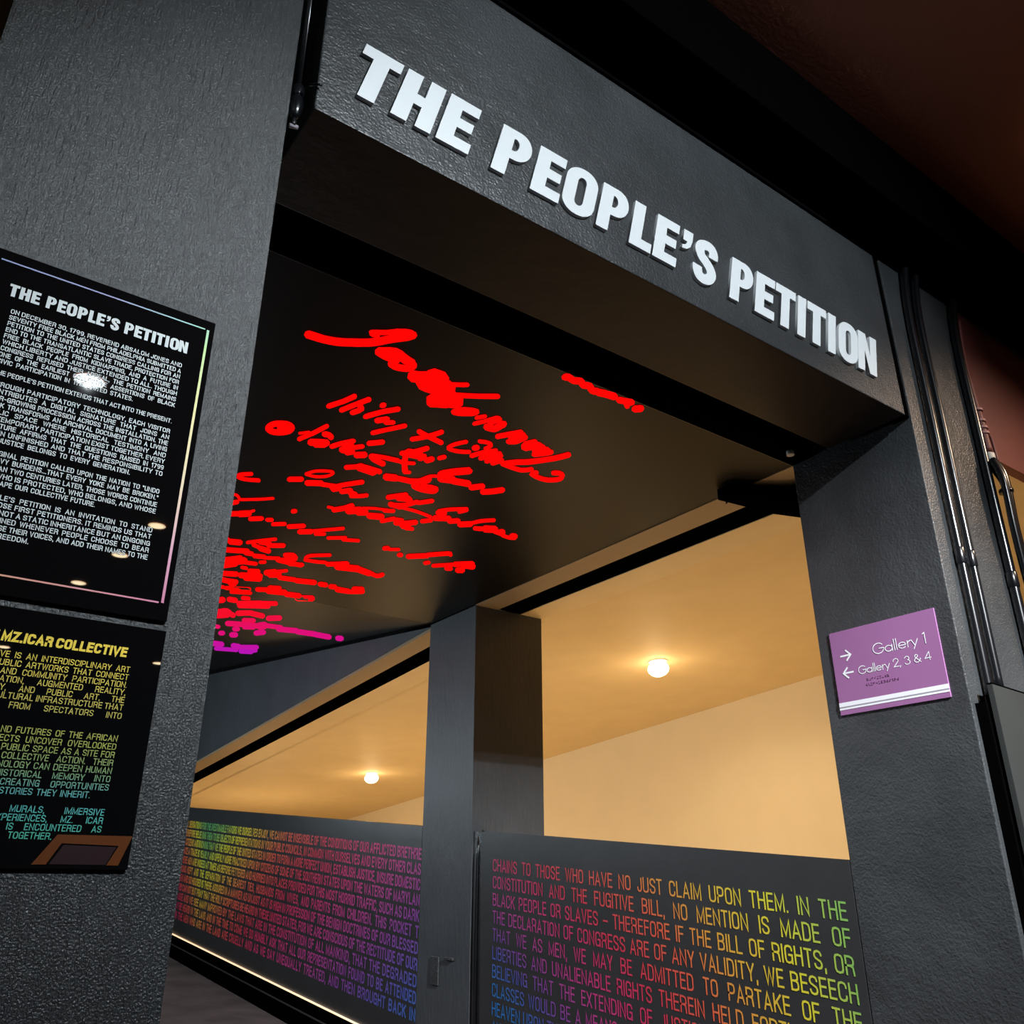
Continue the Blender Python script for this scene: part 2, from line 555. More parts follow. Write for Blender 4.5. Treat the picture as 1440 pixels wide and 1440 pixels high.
structure(MB().box(.27, 2.4, 9.2, 9.3, FLOOR_Z - .1, 2.0).build('wall_end', 'charcoal'), 'dark end wall of the ramp corridor', 'wall')
# parapet between the ramp and the amber room, the post in it and the beam above it
structure(MB().yz([(1.376, FLOOR_Z - .1), (3.06, FLOOR_Z - .1), (3.06, ramp_top(3.06) - .004), (1.376, ramp_top(1.376) - .004)], 2.027, 2.10).build('wall_parapet_near', 'charcoal'),
          'parapet wall behind the near lettered panel', 'wall')
structure(MB().yz([(3.455, FLOOR_Z - .1), (9.2, FLOOR_Z - .1), (9.2, ramp_top(9.2)), (3.455, ramp_top(3.455))], 2.02, 2.10).build('wall_parapet_far', 'panel_black'),
          'dark parapet wall along the ramp covered in small rainbow lettering', 'wall')
structure(MB().box(2.02, 2.383, 3.065, 3.452, FLOOR_Z - .1, 1.147).build('wall_post', 'charcoal_blue'), 'square charcoal post standing between the two lettered panels', 'post')
rz = rear_z
structure(MB().yz([(3.452, 1.135), (9.2, rz(9.2) + .012), (9.2, over_z(9.2) - .025), (3.452, 1.137)], 2.02, 2.13).build('wall_wedge', 'charcoal_blue'),
          'wedge of slate blue wall between the two sloping ceilings', 'wall')
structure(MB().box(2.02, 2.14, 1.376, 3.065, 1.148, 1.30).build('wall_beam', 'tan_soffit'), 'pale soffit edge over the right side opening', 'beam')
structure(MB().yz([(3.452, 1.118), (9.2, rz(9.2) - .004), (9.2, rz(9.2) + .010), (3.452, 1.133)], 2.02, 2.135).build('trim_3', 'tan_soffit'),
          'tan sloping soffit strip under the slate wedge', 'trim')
structure(MB().box(2.14, 2.262, 1.376, 3.065, 1.1495, 1.32).build('trim_4', 'void_black'), 'flush black fill for the shaded grille slot in the soffit over the right side opening', 'trim')  # solid fill, the slot's inner shade put into its black colour
structure(MB().yz([(3.452, 1.121), (9.2, rz(9.2) - .001), (9.2, rz(9.2) + .15), (3.452, 1.27)], 2.135, 2.262).build('trim_5', 'void_black'), 'black fill for the shaded grille slot under the slate wedge', 'trim')  # filled solid too, black colour stands for the shade in the slot
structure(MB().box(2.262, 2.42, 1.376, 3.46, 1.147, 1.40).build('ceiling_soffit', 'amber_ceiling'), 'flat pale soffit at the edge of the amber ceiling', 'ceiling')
structure(MB().yz([(3.46, rz(3.46)), (10, rz(10)), (10, rz(10) + .2), (3.46, rz(3.46) + .2)], 2.262, 2.45).build('ceiling_edge', 'amber_ceiling'), 'near edge of the sloping amber ceiling above the ramp', 'ceiling')
structure(MB().yz([(1.03, rz(1.03)), (10, rz(10)), (10, rz(10) + .1), (1.03, rz(1.03) + .1)], 2.42, 5.2).build('ceiling_rear', 'amber_ceiling'),
          'amber lit sloping ceiling with two round lamps', 'ceiling')
structure(MB().box(4.42, 4.5, 1.75, 10.0, -1.4, 1.30).build('wall_rear', 'cream_paint'), 'cream far wall glowing beyond the parapets', 'wall')
structure(MB().box(4.5, 5.2, 1.70, 1.75, -1.4, 1.30).build('wall_rear_return', 'cream_paint'), 'short cream return at the near end of the far wall', 'wall')
structure(MB().box(2.10, 4.42, 10.0, 10.1, -1.4, 1.30).build('wall_rear_end', 'cream_paint'), 'cream end wall of the amber room', 'wall')
structure(MB().box(2.10, 5.2, 1.376, 10.0, -1.0, -.9).build('floor_rear', 'pale_floor'), 'pale floor of the amber room behind the parapets', 'floor')
structure(MB().box(5.12, 5.2, 1.1, 1.70, -1.4, 1.30).build('wall_rear_side', 'cream_paint'), 'cream side wall beyond the maroon header', 'wall')

# skirting box with the LED line along the ramp
def along(x0, x1, d0, d1, y0=3.455, y1=9.2):              # bar running up the ramp, d = height relative to the light line
    ring = lambda y: [(x0, y, led_z(y) + d0), (x1, y, led_z(y) + d0), (x1, y, led_z(y) + d1), (x0, y, led_z(y) + d1)]
    return MB().prism(ring(y0), ring(y1))


bb = structure(along(1.892, 2.019, -.092, -.016).build('baseboard_ramp', 'void_black'), 'black boxed baseboard under the glowing line on the ramp', 'baseboard')
along(1.889, 1.8955, -.019, -.0145).build('edge_highlight', 'board_grey', bb)  # thin grey strip puts the highlight on the baseboard edge into colour
tag(along(2.010, 2.0195, -.0155, -.0105).build('light_strip', 'led_warm'), 'thin warm white light strip glowing along the foot of the far lettered wall', 'light')

# ---------------------------------------------------------------- overhead display with signatures
disp = thing('ceiling_display', (1.15, 2.4, 1.15), 'long black glossy overhead display showing glowing red handwritten signatures', 'display')
MB().box(.29, 2.018, 1.378, 3.448, 1.15, 1.165).build('screen', 'screen_glass', disp)
MB().yz([(3.45, 1.15), (9.2, over_z(9.2)), (9.2, over_z(9.2) + .015), (3.45, 1.165)], .29, 2.018).build('screen', 'screen_glass', disp)
MB().box(.29, 2.018, 1.376, 1.378, 1.149, 1.166).build('front_edge', 'board_grey', disp)
SIGNATURES = [
"""0|578 1603 575 1589 587 1612 580 1580 597 1611 589 1579 611 1610 602 1578 625 1608 616 1577 638 1605 627 1574 651 1601 639 1570 663 1596 650 1565 675 1589 661 1559 687 1581 672 1551 698 1574 683 1544 708 1566 693 1537 718 1559 702 1530 727 1550 710 1522 738 1537 720 1511 747 1524 729 1498 756 1512 738 1486 765 1502 747 1475 773 1493 755 1466 780 1485 761 1459 784 1478 765 1453 787 1472 767 1449 789 1469 769 1446 787 1455 778 1445
0|782 1453 783 1461 776 1446 779 1464 773 1445 776 1463 768 1443 773 1462 761 1444 769 1463 753 1447 763 1466 745 1453 755 1471 737 1458 748 1476 732 1464 743 1481 727 1469 738 1486 721 1475 732 1492 713 1481 723 1499 704 1487 713 1506 696 1493 706 1511 692 1496 703 1513 690 1504 704 1509 699 1517 697 1498 705 1519 701 1499 713 1519 708 1499 718 1519 713 1500 721 1514 719 1505
0|744 1577 736 1562 756 1582 737 1547 765 1575 746 1541 776 1566 759 1531 786 1562 773 1525 794 1563 788 1527 804 1568 800 1533 815 1573 810 1537 825 1576 818 1540 833 1579 826 1542 839 1581 831 1543 847 1573 843 1556
0|786 1594 784 1581 794 1604 790 1577 800 1607 795 1579 809 1610 802 1581 819 1610 808 1581 829 1607 816 1579 840 1602 825 1575 848 1595 830 1570 852 1585 831 1567 852 1574 831 1562 851 1568 831 1557 845 1556 836 1550
0|742 1571 740 1558 750 1580 745 1553 757 1582 752 1554 768 1585 762 1557 778 1586 770 1558 789 1586 779 1558 798 1585 788 1557 805 1584 794 1556 808 1575 803 1562
0|857 1624 847 1602 874 1634 851 1585 879 1632 856 1583 888 1628 863 1581 898 1622 871 1576 911 1612 882 1567 924 1599 895 1555 934 1591 904 1546 934 1571 920 1551
0|884 1631 875 1602 906 1651 886 1586 913 1652 893 1587 925 1654 902 1588 940 1653 911 1588 954 1649 921 1584 968 1643 933 1579 977 1639 942 1575 981 1615 965 1586
0|889 1592 879 1564 911 1610 888 1547 927 1610 903 1546 943 1610 918 1546 952 1592 940 1563
0|927 1643 910 1609 953 1658 915 1584 970 1652 931 1577 987 1646 947 1571 991 1619 973 1585
0|956 1699 940 1672 978 1709 942 1648 986 1703 951 1642 999 1696 963 1635 1010 1689 974 1628 1019 1684 984 1622 1028 1680 994 1618 1035 1677 1000 1615 1038 1654 1022 1626
0|961 1706 952 1689 974 1712 953 1676 993 1701 972 1665 1012 1691 990 1654 1013 1677 1003 1660
0|930 1585 934 1571 940 1606 948 1574 949 1615 957 1583 963 1629 970 1595 977 1642 980 1604 991 1651 988 1609 1002 1657 996 1613 1010 1660 1003 1616 1021 1655 1018 1635
0|949 1598 944 1589 956 1601 945 1582 964 1596 953 1577 975 1589 964 1570 985 1582 974 1564 992 1578 980 1559 996 1574 984 1556 999 1572 987 1554 1000 1564 994 1556
0|975 1641 969 1630 983 1644 970 1622 1000 1635 987 1612 1024 1621 1010 1599 1046 1607 1032 1586 1065 1595 1051 1573 1082 1583 1067 1561 1094 1574 1079 1553 1094 1565 1087 1556
0|1036 1703 1030 1697 1040 1702 1027 1689 1041 1697 1028 1684 1043 1690 1030 1676 1046 1684 1034 1669 1051 1679 1040 1663 1058 1674 1048 1657 1066 1670 1056 1653 1074 1666 1065 1649 1082 1664 1074 1647 1086 1664 1083 1647 1082 1659 1094 1660 1082 1661 1096 1671 1081 1665 1093 1680 1076 1671 1087 1688 1068 1678 1079 1694 1060 1683 1070 1700 1052 1688 1062 1705 1045 1691 1054 1708 1039 1692 1047 1710 1037 1692 1040 1709 1037 1691 1035 1704 1035 1689 1032 1702 1029 1688 1028 1694
0|1040 1697 1035 1690 1045 1700 1036 1684 1067 1684 1056 1669 1088 1669 1077 1654 1088 1663 1083 1656
0|1103 1695 1097 1687 1110 1696 1096 1679 1117 1685 1103 1668 1124 1675 1111 1658 1123 1667 1117 1659
0|1116 1726 1110 1718 1122 1726 1108 1709 1127 1718 1112 1701 1133 1707 1118 1690 1139 1695 1124 1679 1144 1684 1129 1668 1149 1672 1134 1657 1152 1665 1138 1648 1155 1663 1143 1644 1155 1663 1147 1644 1157 1663 1150 1644 1160 1659 1157 1651
0|1147 1720 1139 1704 1159 1729 1143 1695 1166 1729 1150 1694 1177 1728 1158 1694 1187 1724 1163 1692 1191 1714 1164 1689 1192 1704 1164 1682 1192 1696 1165 1674 1193 1691 1166 1667 1194 1686 1167 1662 1194 1682 1167 1659 1188 1666 1176 1656
0|1151 1703 1143 1695 1157 1702 1140 1685 1162 1683 1145 1667 1167 1665 1150 1648 1164 1655 1156 1647
0|1209 1751 1200 1740 1217 1752 1197 1729 1219 1748 1199 1725 1222 1742 1203 1719 1228 1734 1208 1711 1237 1720 1217 1697 1248 1703 1228 1681 1256 1692 1236 1669 1254 1681 1245 1671
0|1247 1754 1239 1743 1257 1759 1240 1733 1262 1757 1245 1731 1270 1752 1251 1727 1277 1744 1256 1722 1281 1731 1259 1711 1283 1716 1261 1697 1284 1705 1262 1687 1279 1693 1269 1685
0|1239 1732 1230 1721 1248 1733 1228 1710 1259 1716 1239 1693 1270 1699 1250 1676 1268 1688 1259 1678
0|1306 1761 1290 1741 1323 1764 1286 1721 1327 1757 1290 1714 1333 1749 1297 1705 1338 1745 1308 1698 1345 1745 1323 1697 1356 1748 1337 1701 1365 1751 1346 1703 1374 1742 1365 1720
0|1295 1737 1287 1728 1303 1738 1284 1718 1311 1724 1292 1704 1319 1711 1300 1690 1316 1700 1308 1691
0|1354 1776 1345 1764 1364 1779 1343 1753 1370 1773 1349 1747 1379 1764 1358 1739 1386 1755 1364 1731 1391 1748 1369 1724 1395 1740 1372 1717 1397 1736 1374 1713 1394 1724 1383 1713
0|1341 1757 1329 1742 1355 1762 1328 1728 1370 1752 1343 1717 1385 1741 1358 1706 1383 1727 1371 1711
0|1434 1697 1445 1707 1424 1696 1450 1720 1420 1707 1446 1731 1414 1721 1439 1746 1405 1738 1430 1764 1392 1757 1416 1784 1376 1779 1400 1806 1361 1796 1385 1825 1350 1807 1373 1836 1340 1814 1362 1844 1331 1822 1353 1852 1321 1833 1344 1862 1312 1845 1335 1873 1306 1853 1329 1881 1308 1866 1318 1879""",
"""0|1311 1874 1306 1862 1321 1882 1308 1855 1333 1883 1321 1857 1351 1885 1338 1858 1367 1885 1353 1859 1379 1885 1364 1858 1390 1884 1373 1857 1399 1880 1380 1854 1407 1873 1387 1848 1413 1864 1393 1840 1418 1858 1397 1834 1415 1847 1406 1836
0|1432 1846 1442 1858 1423 1843 1444 1869 1418 1847 1440 1873 1413 1854 1435 1878 1422 1880 1426 1862 1440 1889 1428 1861 1456 1893 1442 1865 1471 1895 1456 1866 1484 1895 1466 1866 1496 1893 1477 1864 1507 1888 1486 1860 1516 1881 1494 1854 1524 1872 1501 1846 1529 1862 1504 1840 1529 1850 1504 1835 1523 1836 1503 1831 1514 1821 1503 1832 1501 1810 1505 1834 1491 1806 1503 1833 1482 1805 1500 1833 1474 1808 1495 1835 1468 1812 1489 1839 1464 1816 1485 1842 1465 1826 1475 1838
0|1154 1807 1161 1816 1147 1806 1162 1825 1143 1813 1157 1832 1136 1824 1151 1843 1130 1835 1145 1854 1126 1847 1142 1864 1124 1858 1140 1874 1124 1871 1139 1878 1136 1889 1134 1869 1145 1892 1137 1870 1153 1893 1143 1870 1162 1892 1150 1869 1171 1890 1159 1867 1180 1886 1167 1864 1189 1882 1175 1860 1197 1876 1183 1855 1203 1873 1189 1851 1202 1864 1196 1854
0|1181 1798 1175 1788 1189 1802 1176 1781 1195 1800 1183 1779 1205 1796 1193 1775 1213 1795 1202 1774 1217 1796 1211 1775 1219 1796 1220 1781 1215 1791 1231 1796 1215 1794 1232 1809 1214 1804 1231 1819 1212 1811 1229 1827 1216 1821 1224 1828
0|1195 1847 1185 1835 1204 1849 1182 1821 1207 1844 1185 1817 1210 1840 1188 1812 1207 1826 1197 1814
0|1216 1890 1207 1880 1223 1890 1204 1869 1227 1880 1207 1859 1231 1867 1212 1846 1237 1855 1219 1833 1245 1843 1227 1820 1255 1831 1237 1808 1262 1822 1244 1799 1260 1812 1252 1801
0|1245 1888 1236 1878 1253 1889 1233 1866 1257 1880 1237 1857 1262 1868 1241 1846 1267 1857 1247 1834 1272 1847 1252 1824 1278 1837 1259 1814 1282 1831 1263 1807 1280 1819 1271 1809
0|1271 1894 1261 1884 1278 1894 1258 1871 1281 1886 1260 1863 1285 1874 1264 1852 1289 1862 1268 1841 1291 1852 1269 1832 1292 1843 1271 1824 1293 1837 1271 1818 1288 1825 1278 1816
0|1292 1894 1282 1884 1300 1895 1279 1872 1306 1878 1285 1855 1312 1862 1291 1839 1309 1850 1299 1839
0|1261 1874 1251 1859 1272 1880 1252 1848 1288 1872 1268 1840 1304 1865 1283 1833 1304 1853 1295 1839""",
"""0|1168 1406 1158 1396 1178 1406 1156 1384 1180 1405 1157 1382 1181 1403 1160 1378 1181 1402 1167 1375 1184 1403 1176 1377 1192 1405 1183 1379 1202 1407 1187 1380 1210 1404 1190 1378 1215 1400 1196 1374 1217 1399 1204 1372 1215 1399 1217 1378 1220 1403 1223 1382 1233 1409 1221 1382 1242 1407 1222 1381 1247 1404 1227 1378 1248 1403 1237 1376 1248 1404 1249 1382 1254 1409 1256 1387 1267 1415 1256 1388 1277 1415 1258 1387 1283 1412 1263 1385 1288 1410 1267 1384 1288 1400 1279 1388
0|1277 1409 1268 1396 1290 1414 1269 1385 1294 1413 1273 1384 1300 1411 1279 1382 1306 1410 1287 1380 1316 1408 1297 1379 1329 1407 1310 1377 1337 1406 1318 1376 1341 1397 1332 1383
0|1344 1404 1335 1393 1356 1410 1337 1384 1362 1408 1343 1382 1370 1406 1351 1380 1378 1404 1358 1378 1384 1402 1364 1376 1390 1400 1369 1374 1393 1399 1373 1373 1394 1389 1385 1378
0|1360 1390 1364 1384 1366 1401 1374 1387 1375 1408 1382 1395 1384 1415 1391 1402 1394 1419 1397 1413
0|1411 1417 1400 1405 1424 1420 1398 1393 1426 1418 1401 1391 1430 1414 1404 1388 1434 1411 1407 1386 1436 1408 1407 1385 1436 1405 1407 1384 1437 1404 1408 1383 1431 1391 1418 1381""",
"""0|758 1873 752 1864 765 1873 751 1852 771 1861 756 1840 778 1844 764 1824 786 1827 771 1808 791 1811 776 1792 796 1796 780 1778 799 1785 783 1767 796 1774 790 1766
0|795 1873 788 1863 802 1872 786 1852 806 1858 791 1838 813 1839 797 1820 819 1821 804 1802 825 1805 810 1785 831 1790 816 1770 836 1779 820 1759 834 1768 827 1759
0|823 1867 816 1858 830 1868 815 1846 836 1856 820 1834 841 1844 826 1822 840 1832 833 1822
0|812 1806 814 1797 818 1819 822 1798 825 1827 830 1806 833 1836 837 1815 841 1837 843 1828
0|861 1866 854 1856 868 1866 853 1844 874 1854 858 1832 882 1837 866 1816 890 1821 875 1799 900 1806 885 1783 912 1790 897 1768 920 1779 904 1757 919 1768 912 1758
0|895 1867 887 1855 903 1870 887 1843 913 1857 896 1831 923 1845 906 1819 922 1833 915 1821
0|918 1860 913 1850 926 1863 913 1840 934 1856 921 1834 942 1850 930 1827 943 1840 937 1830
0|918 1934 911 1924 924 1935 910 1914 931 1925 916 1903 940 1909 925 1888 949 1893 935 1872 960 1876 945 1855 971 1858 956 1837 978 1846 963 1825 977 1836 970 1826
0|868 1788 862 1777 875 1789 861 1767 878 1786 863 1764 880 1783 865 1760 879 1772 873 1762
0|1011 1845 1008 1834 1020 1855 1012 1828 1030 1858 1022 1831 1046 1862 1037 1835 1061 1866 1053 1839 1078 1870 1069 1842 1095 1873 1085 1846 1106 1876 1097 1848 1110 1869 1106 1857
0|1023 1902 1016 1891 1031 1904 1015 1881 1039 1894 1022 1871 1049 1880 1033 1857 1059 1864 1042 1842 1067 1847 1049 1826 1074 1829 1056 1809 1078 1816 1061 1796 1075 1805 1067 1796""",
"""0|678 2081 669 2072 683 2075 665 2056 684 2068 665 2049 685 2059 666 2037 686 2053 669 2026 689 2047 674 2017 694 2042 680 2011 699 2038 687 2006 705 2035 694 2002 712 2033 701 1999 717 2033 709 1999 720 2034 717 2002 723 2035 725 2008 721 2032 734 2022 719 2028 738 2039 719 2031 738 2052 718 2035 736 2063 715 2042 731 2072 709 2048 724 2081 703 2054 717 2087 696 2058 709 2092 689 2060 700 2095 684 2061 691 2095 682 2059 682 2090 679 2056 675 2083 677 2053 672 2078 668 2051 666 2063
0|698 2060 691 2042 708 2066 692 2027 719 2058 703 2019 730 2050 714 2012 732 2035 724 2018
0|769 2087 763 2077 776 2087 761 2065 780 2072 766 2051 787 2051 773 2031 794 2030 779 2010 799 2008 784 1989 804 1985 789 1967 807 1970 793 1952 805 1958 798 1950
0|756 2050 752 2043 760 2051 752 2036 769 2040 762 2025 779 2029 771 2014 779 2022 775 2015
0|810 2017 804 2002 819 2024 807 1992 823 2023 810 1990 827 2021 816 1989 830 2021 823 1989 830 2022 831 1994 833 2025 837 2000 836 2028 840 2004 844 2030 846 2019
0|799 2088 792 2070 810 2095 793 2055 816 2091 799 2051 823 2086 806 2046 831 2081 814 2041 838 2077 821 2037 845 2074 828 2034 850 2071 833 2031 852 2057 844 2039
0|817 2091 811 2077 826 2097 812 2064 838 2089 823 2056 849 2081 834 2048 850 2068 843 2053
0|863 2076 855 2066 869 2076 853 2053 873 2067 856 2044 877 2055 861 2032 882 2044 867 2019 890 2031 875 2006 898 2018 883 1993 904 2009 889 1984 904 1997 897 1986
0|890 2076 882 2058 902 2084 884 2043 908 2081 890 2041 917 2076 897 2037 924 2065 899 2036 920 2040 899 2041 913 2024 896 2035 908 2016 892 2027 897 2004 889 2010
0|883 2040 879 2025 893 2051 884 2017 906 2054 897 2020 920 2057 911 2023 925 2049 920 2034
0|913 2044 906 2033 920 2047 906 2022 930 2035 915 2010 939 2023 925 1999 939 2012 932 2001
0|913 2085 904 2071 922 2088 903 2056 927 2080 909 2049 933 2072 914 2041 932 2058 924 2044
0|940 2083 932 2067 951 2089 932 2052 961 2080 942 2044 971 2072 952 2035 971 2057 962 2041
0|937 1996 930 1983 945 1999 929 1971 960 1983 944 1956 974 1967 958 1940 973 1955 966 1943
0|971 2050 971 2037 979 2065 979 2036 983 2069 983 2040 991 2076 988 2044 1001 2082 994 2048 1014 2086 1004 2051 1028 2090 1017 2055 1037 2093 1027 2057 1042 2085 1037 2069
0|977 2055 971 2043 985 2060 973 2034 994 2057 982 2031 1007 2053 995 2027 1020 2050 1009 2023 1035 2047 1024 2020 1051 2045 1040 2018 1062 2043 1051 2016 1064 2035 1059 2023
0|1012 2044 1008 2033 1019 2050 1010 2026 1026 2049 1017 2026 1036 2048 1026 2025 1046 2047 1037 2024 1057 2046 1047 2022 1069 2044 1058 2021 1077 2043 1066 2019 1078 2036 1074 2025
0|1042 1995 1034 1982 1050 1998 1033 1971 1057 1990 1040 1963 1067 1979 1049 1952 1076 1966 1058 1941 1084 1951 1065 1927 1091 1936 1072 1912 1095 1925 1076 1901 1093 1912 1084 1901
0|1051 1984 1040 1961 1067 1996 1043 1945 1085 1992 1060 1941 1102 1988 1078 1936 1105 1971 1094 1948
0|1104 1996 1093 1983 1113 1994 1088 1966 1115 1985 1090 1957 1117 1976 1092 1948 1112 1959 1101 1946
0|1124 1994 1114 1981 1134 1996 1112 1966 1139 1986 1117 1957 1143 1977 1121 1948 1141 1963 1131 1950
0|1146 1957 1139 1947 1154 1959 1137 1936 1158 1950 1141 1927 1163 1941 1146 1919 1161 1930 1153 1920
0|1050 1981 1057 1979 1052 1995 1068 1990 1057 2006 1073 2001 1065 2023 1081 2017 1075 2041 1089 2032 1085 2060 1098 2048 1096 2078 1109 2064 1104 2090 1116 2077 1115 2099 1121 2093
0|1110 2092 1105 2082 1117 2096 1105 2074 1123 2093 1111 2071 1129 2089 1117 2067 1129 2081 1124 2071
0|1070 2043 1065 2033 1076 2047 1065 2025 1093 2038 1081 2017 1109 2029 1098 2008 1110 2021 1105 2012""",
"""0|952 2171 945 2158 960 2176 945 2146 976 2161 960 2132 991 2147 976 2117 991 2135 984 2121
0|977 2146 969 2122 992 2161 975 2109 999 2161 981 2109 1008 2162 990 2110 1018 2163 1000 2111 1027 2164 1009 2112 1036 2165 1018 2113 1042 2166 1024 2113 1048 2153 1040 2129
0|999 2133 994 2118 1009 2143 997 2109 1032 2144 1020 2110 1055 2145 1043 2111 1058 2136 1053 2121
0|1077 2162 1067 2142 1090 2172 1068 2126 1105 2166 1083 2121 1120 2160 1097 2115 1121 2145 1111 2124
0|1105 2146 1099 2130 1116 2155 1101 2120 1141 2152 1125 2116 1166 2148 1149 2113 1168 2137 1160 2121
0|1154 2144 1145 2128 1165 2151 1144 2114 1177 2142 1156 2106 1194 2130 1172 2094 1206 2119 1183 2085 1209 2104 1184 2082 1204 2086 1183 2084 1201 2079 1182 2081 1189 2066 1181 2067
0|1176 2115 1170 2108 1181 2115 1167 2099 1184 2104 1170 2088 1187 2089 1174 2072 1192 2076 1179 2058 1200 2068 1188 2049 1211 2062 1199 2042 1218 2058 1207 2038 1218 2051 1213 2042
0|1172 2157 1166 2138 1186 2173 1172 2130 1194 2176 1180 2132 1205 2180 1189 2135 1219 2182 1199 2137 1233 2180 1211 2135 1249 2176 1225 2132 1260 2171 1234 2128 1265 2161 1234 2127 1263 2146 1234 2130 1261 2139 1233 2128 1248 2120 1236 2115
0|1200 2148 1193 2135 1209 2155 1194 2125 1218 2152 1202 2122 1229 2148 1213 2118 1239 2145 1224 2115 1245 2145 1232 2115 1250 2146 1238 2116 1254 2146 1242 2116 1257 2139 1251 2125
0|1206 2054 1193 2034 1221 2059 1191 2015 1230 2049 1200 2005 1239 2039 1209 1995 1237 2020 1223 2000
0|1204 2030 1196 2020 1212 2032 1194 2008 1217 2024 1200 2000 1225 2012 1208 1988 1234 2000 1217 1976 1245 1989 1228 1964 1257 1977 1240 1952 1265 1968 1248 1944 1264 1958 1256 1947
0|1229 2021 1222 2011 1237 2024 1222 2002 1248 2013 1233 1991 1263 1998 1248 1976 1275 1985 1259 1964 1277 1974 1260 1960 1271 1960 1261 1966 1267 1955 1260 1965 1259 1950 1256 1955
0|1217 2074 1205 2052 1233 2084 1207 2036 1252 2077 1226 2029 1272 2070 1245 2022 1273 2054 1260 2032
0|1259 2064 1249 2045 1273 2074 1251 2032 1298 2068 1275 2026 1322 2063 1299 2020 1324 2049 1313 2030
0|1332 2074 1321 2058 1344 2078 1319 2043 1356 2063 1331 2028 1369 2047 1343 2013 1366 2032 1354 2017
0|1379 2079 1367 2063 1391 2085 1366 2049 1397 2079 1372 2043 1407 2071 1381 2035 1415 2062 1389 2027 1423 2051 1396 2017 1430 2041 1403 2007 1435 2034 1408 2000 1432 2018 1420 2003""",
"""0|875 2280 870 2272 879 2280 869 2263 883 2271 872 2254 888 2258 877 2241 894 2247 885 2228 904 2238 895 2218 917 2229 908 2209 927 2223 919 2204 934 2221 927 2201 937 2222 934 2203 934 2215 944 2218 933 2218 945 2232 932 2229 943 2245 927 2239 938 2257 920 2248 930 2268 911 2257 920 2277 901 2262 909 2283 891 2264 897 2285 880 2264 886 2284 872 2263 878 2284 870 2268 873 2278
0|846 2349 840 2333 855 2355 841 2319 871 2343 856 2308 887 2332 872 2296 888 2318 881 2302
0|901 2342 893 2324 911 2350 894 2310 930 2337 913 2297 950 2325 932 2285 950 2310 942 2292
0|943 2321 937 2306 952 2328 939 2295 971 2322 958 2290 990 2317 977 2284 992 2306 986 2291
0|983 2333 974 2321 990 2334 972 2306 993 2325 975 2298 997 2314 979 2285 1004 2299 987 2270 1018 2278 1001 2248 1035 2254 1018 2224 1048 2237 1030 2208 1046 2224 1039 2211
0|990 2340 982 2326 998 2343 980 2311 1005 2332 987 2301 1012 2322 994 2290 1010 2307 1002 2293
0|1017 2339 1009 2323 1027 2343 1008 2308 1037 2330 1017 2295 1047 2317 1027 2282 1045 2301 1037 2286
0|1035 2321 1030 2302 1047 2335 1035 2294 1059 2339 1047 2298 1072 2344 1060 2302 1077 2335 1071 2316
0|1055 2348 1049 2335 1063 2353 1049 2324 1070 2348 1056 2319 1080 2341 1066 2313 1089 2334 1074 2306 1096 2327 1080 2300 1100 2321 1084 2294 1104 2316 1087 2289 1102 2304 1095 2292
0|743 2359 748 2371 737 2354 747 2382 730 2360 741 2387 721 2368 731 2395 713 2376 725 2402 708 2384 721 2409 705 2396 720 2413 713 2422 715 2399 723 2429 717 2400 734 2431 726 2401 745 2430 737 2401 758 2425 749 2396 772 2418 762 2389 782 2413 771 2384 783 2403 778 2390""",
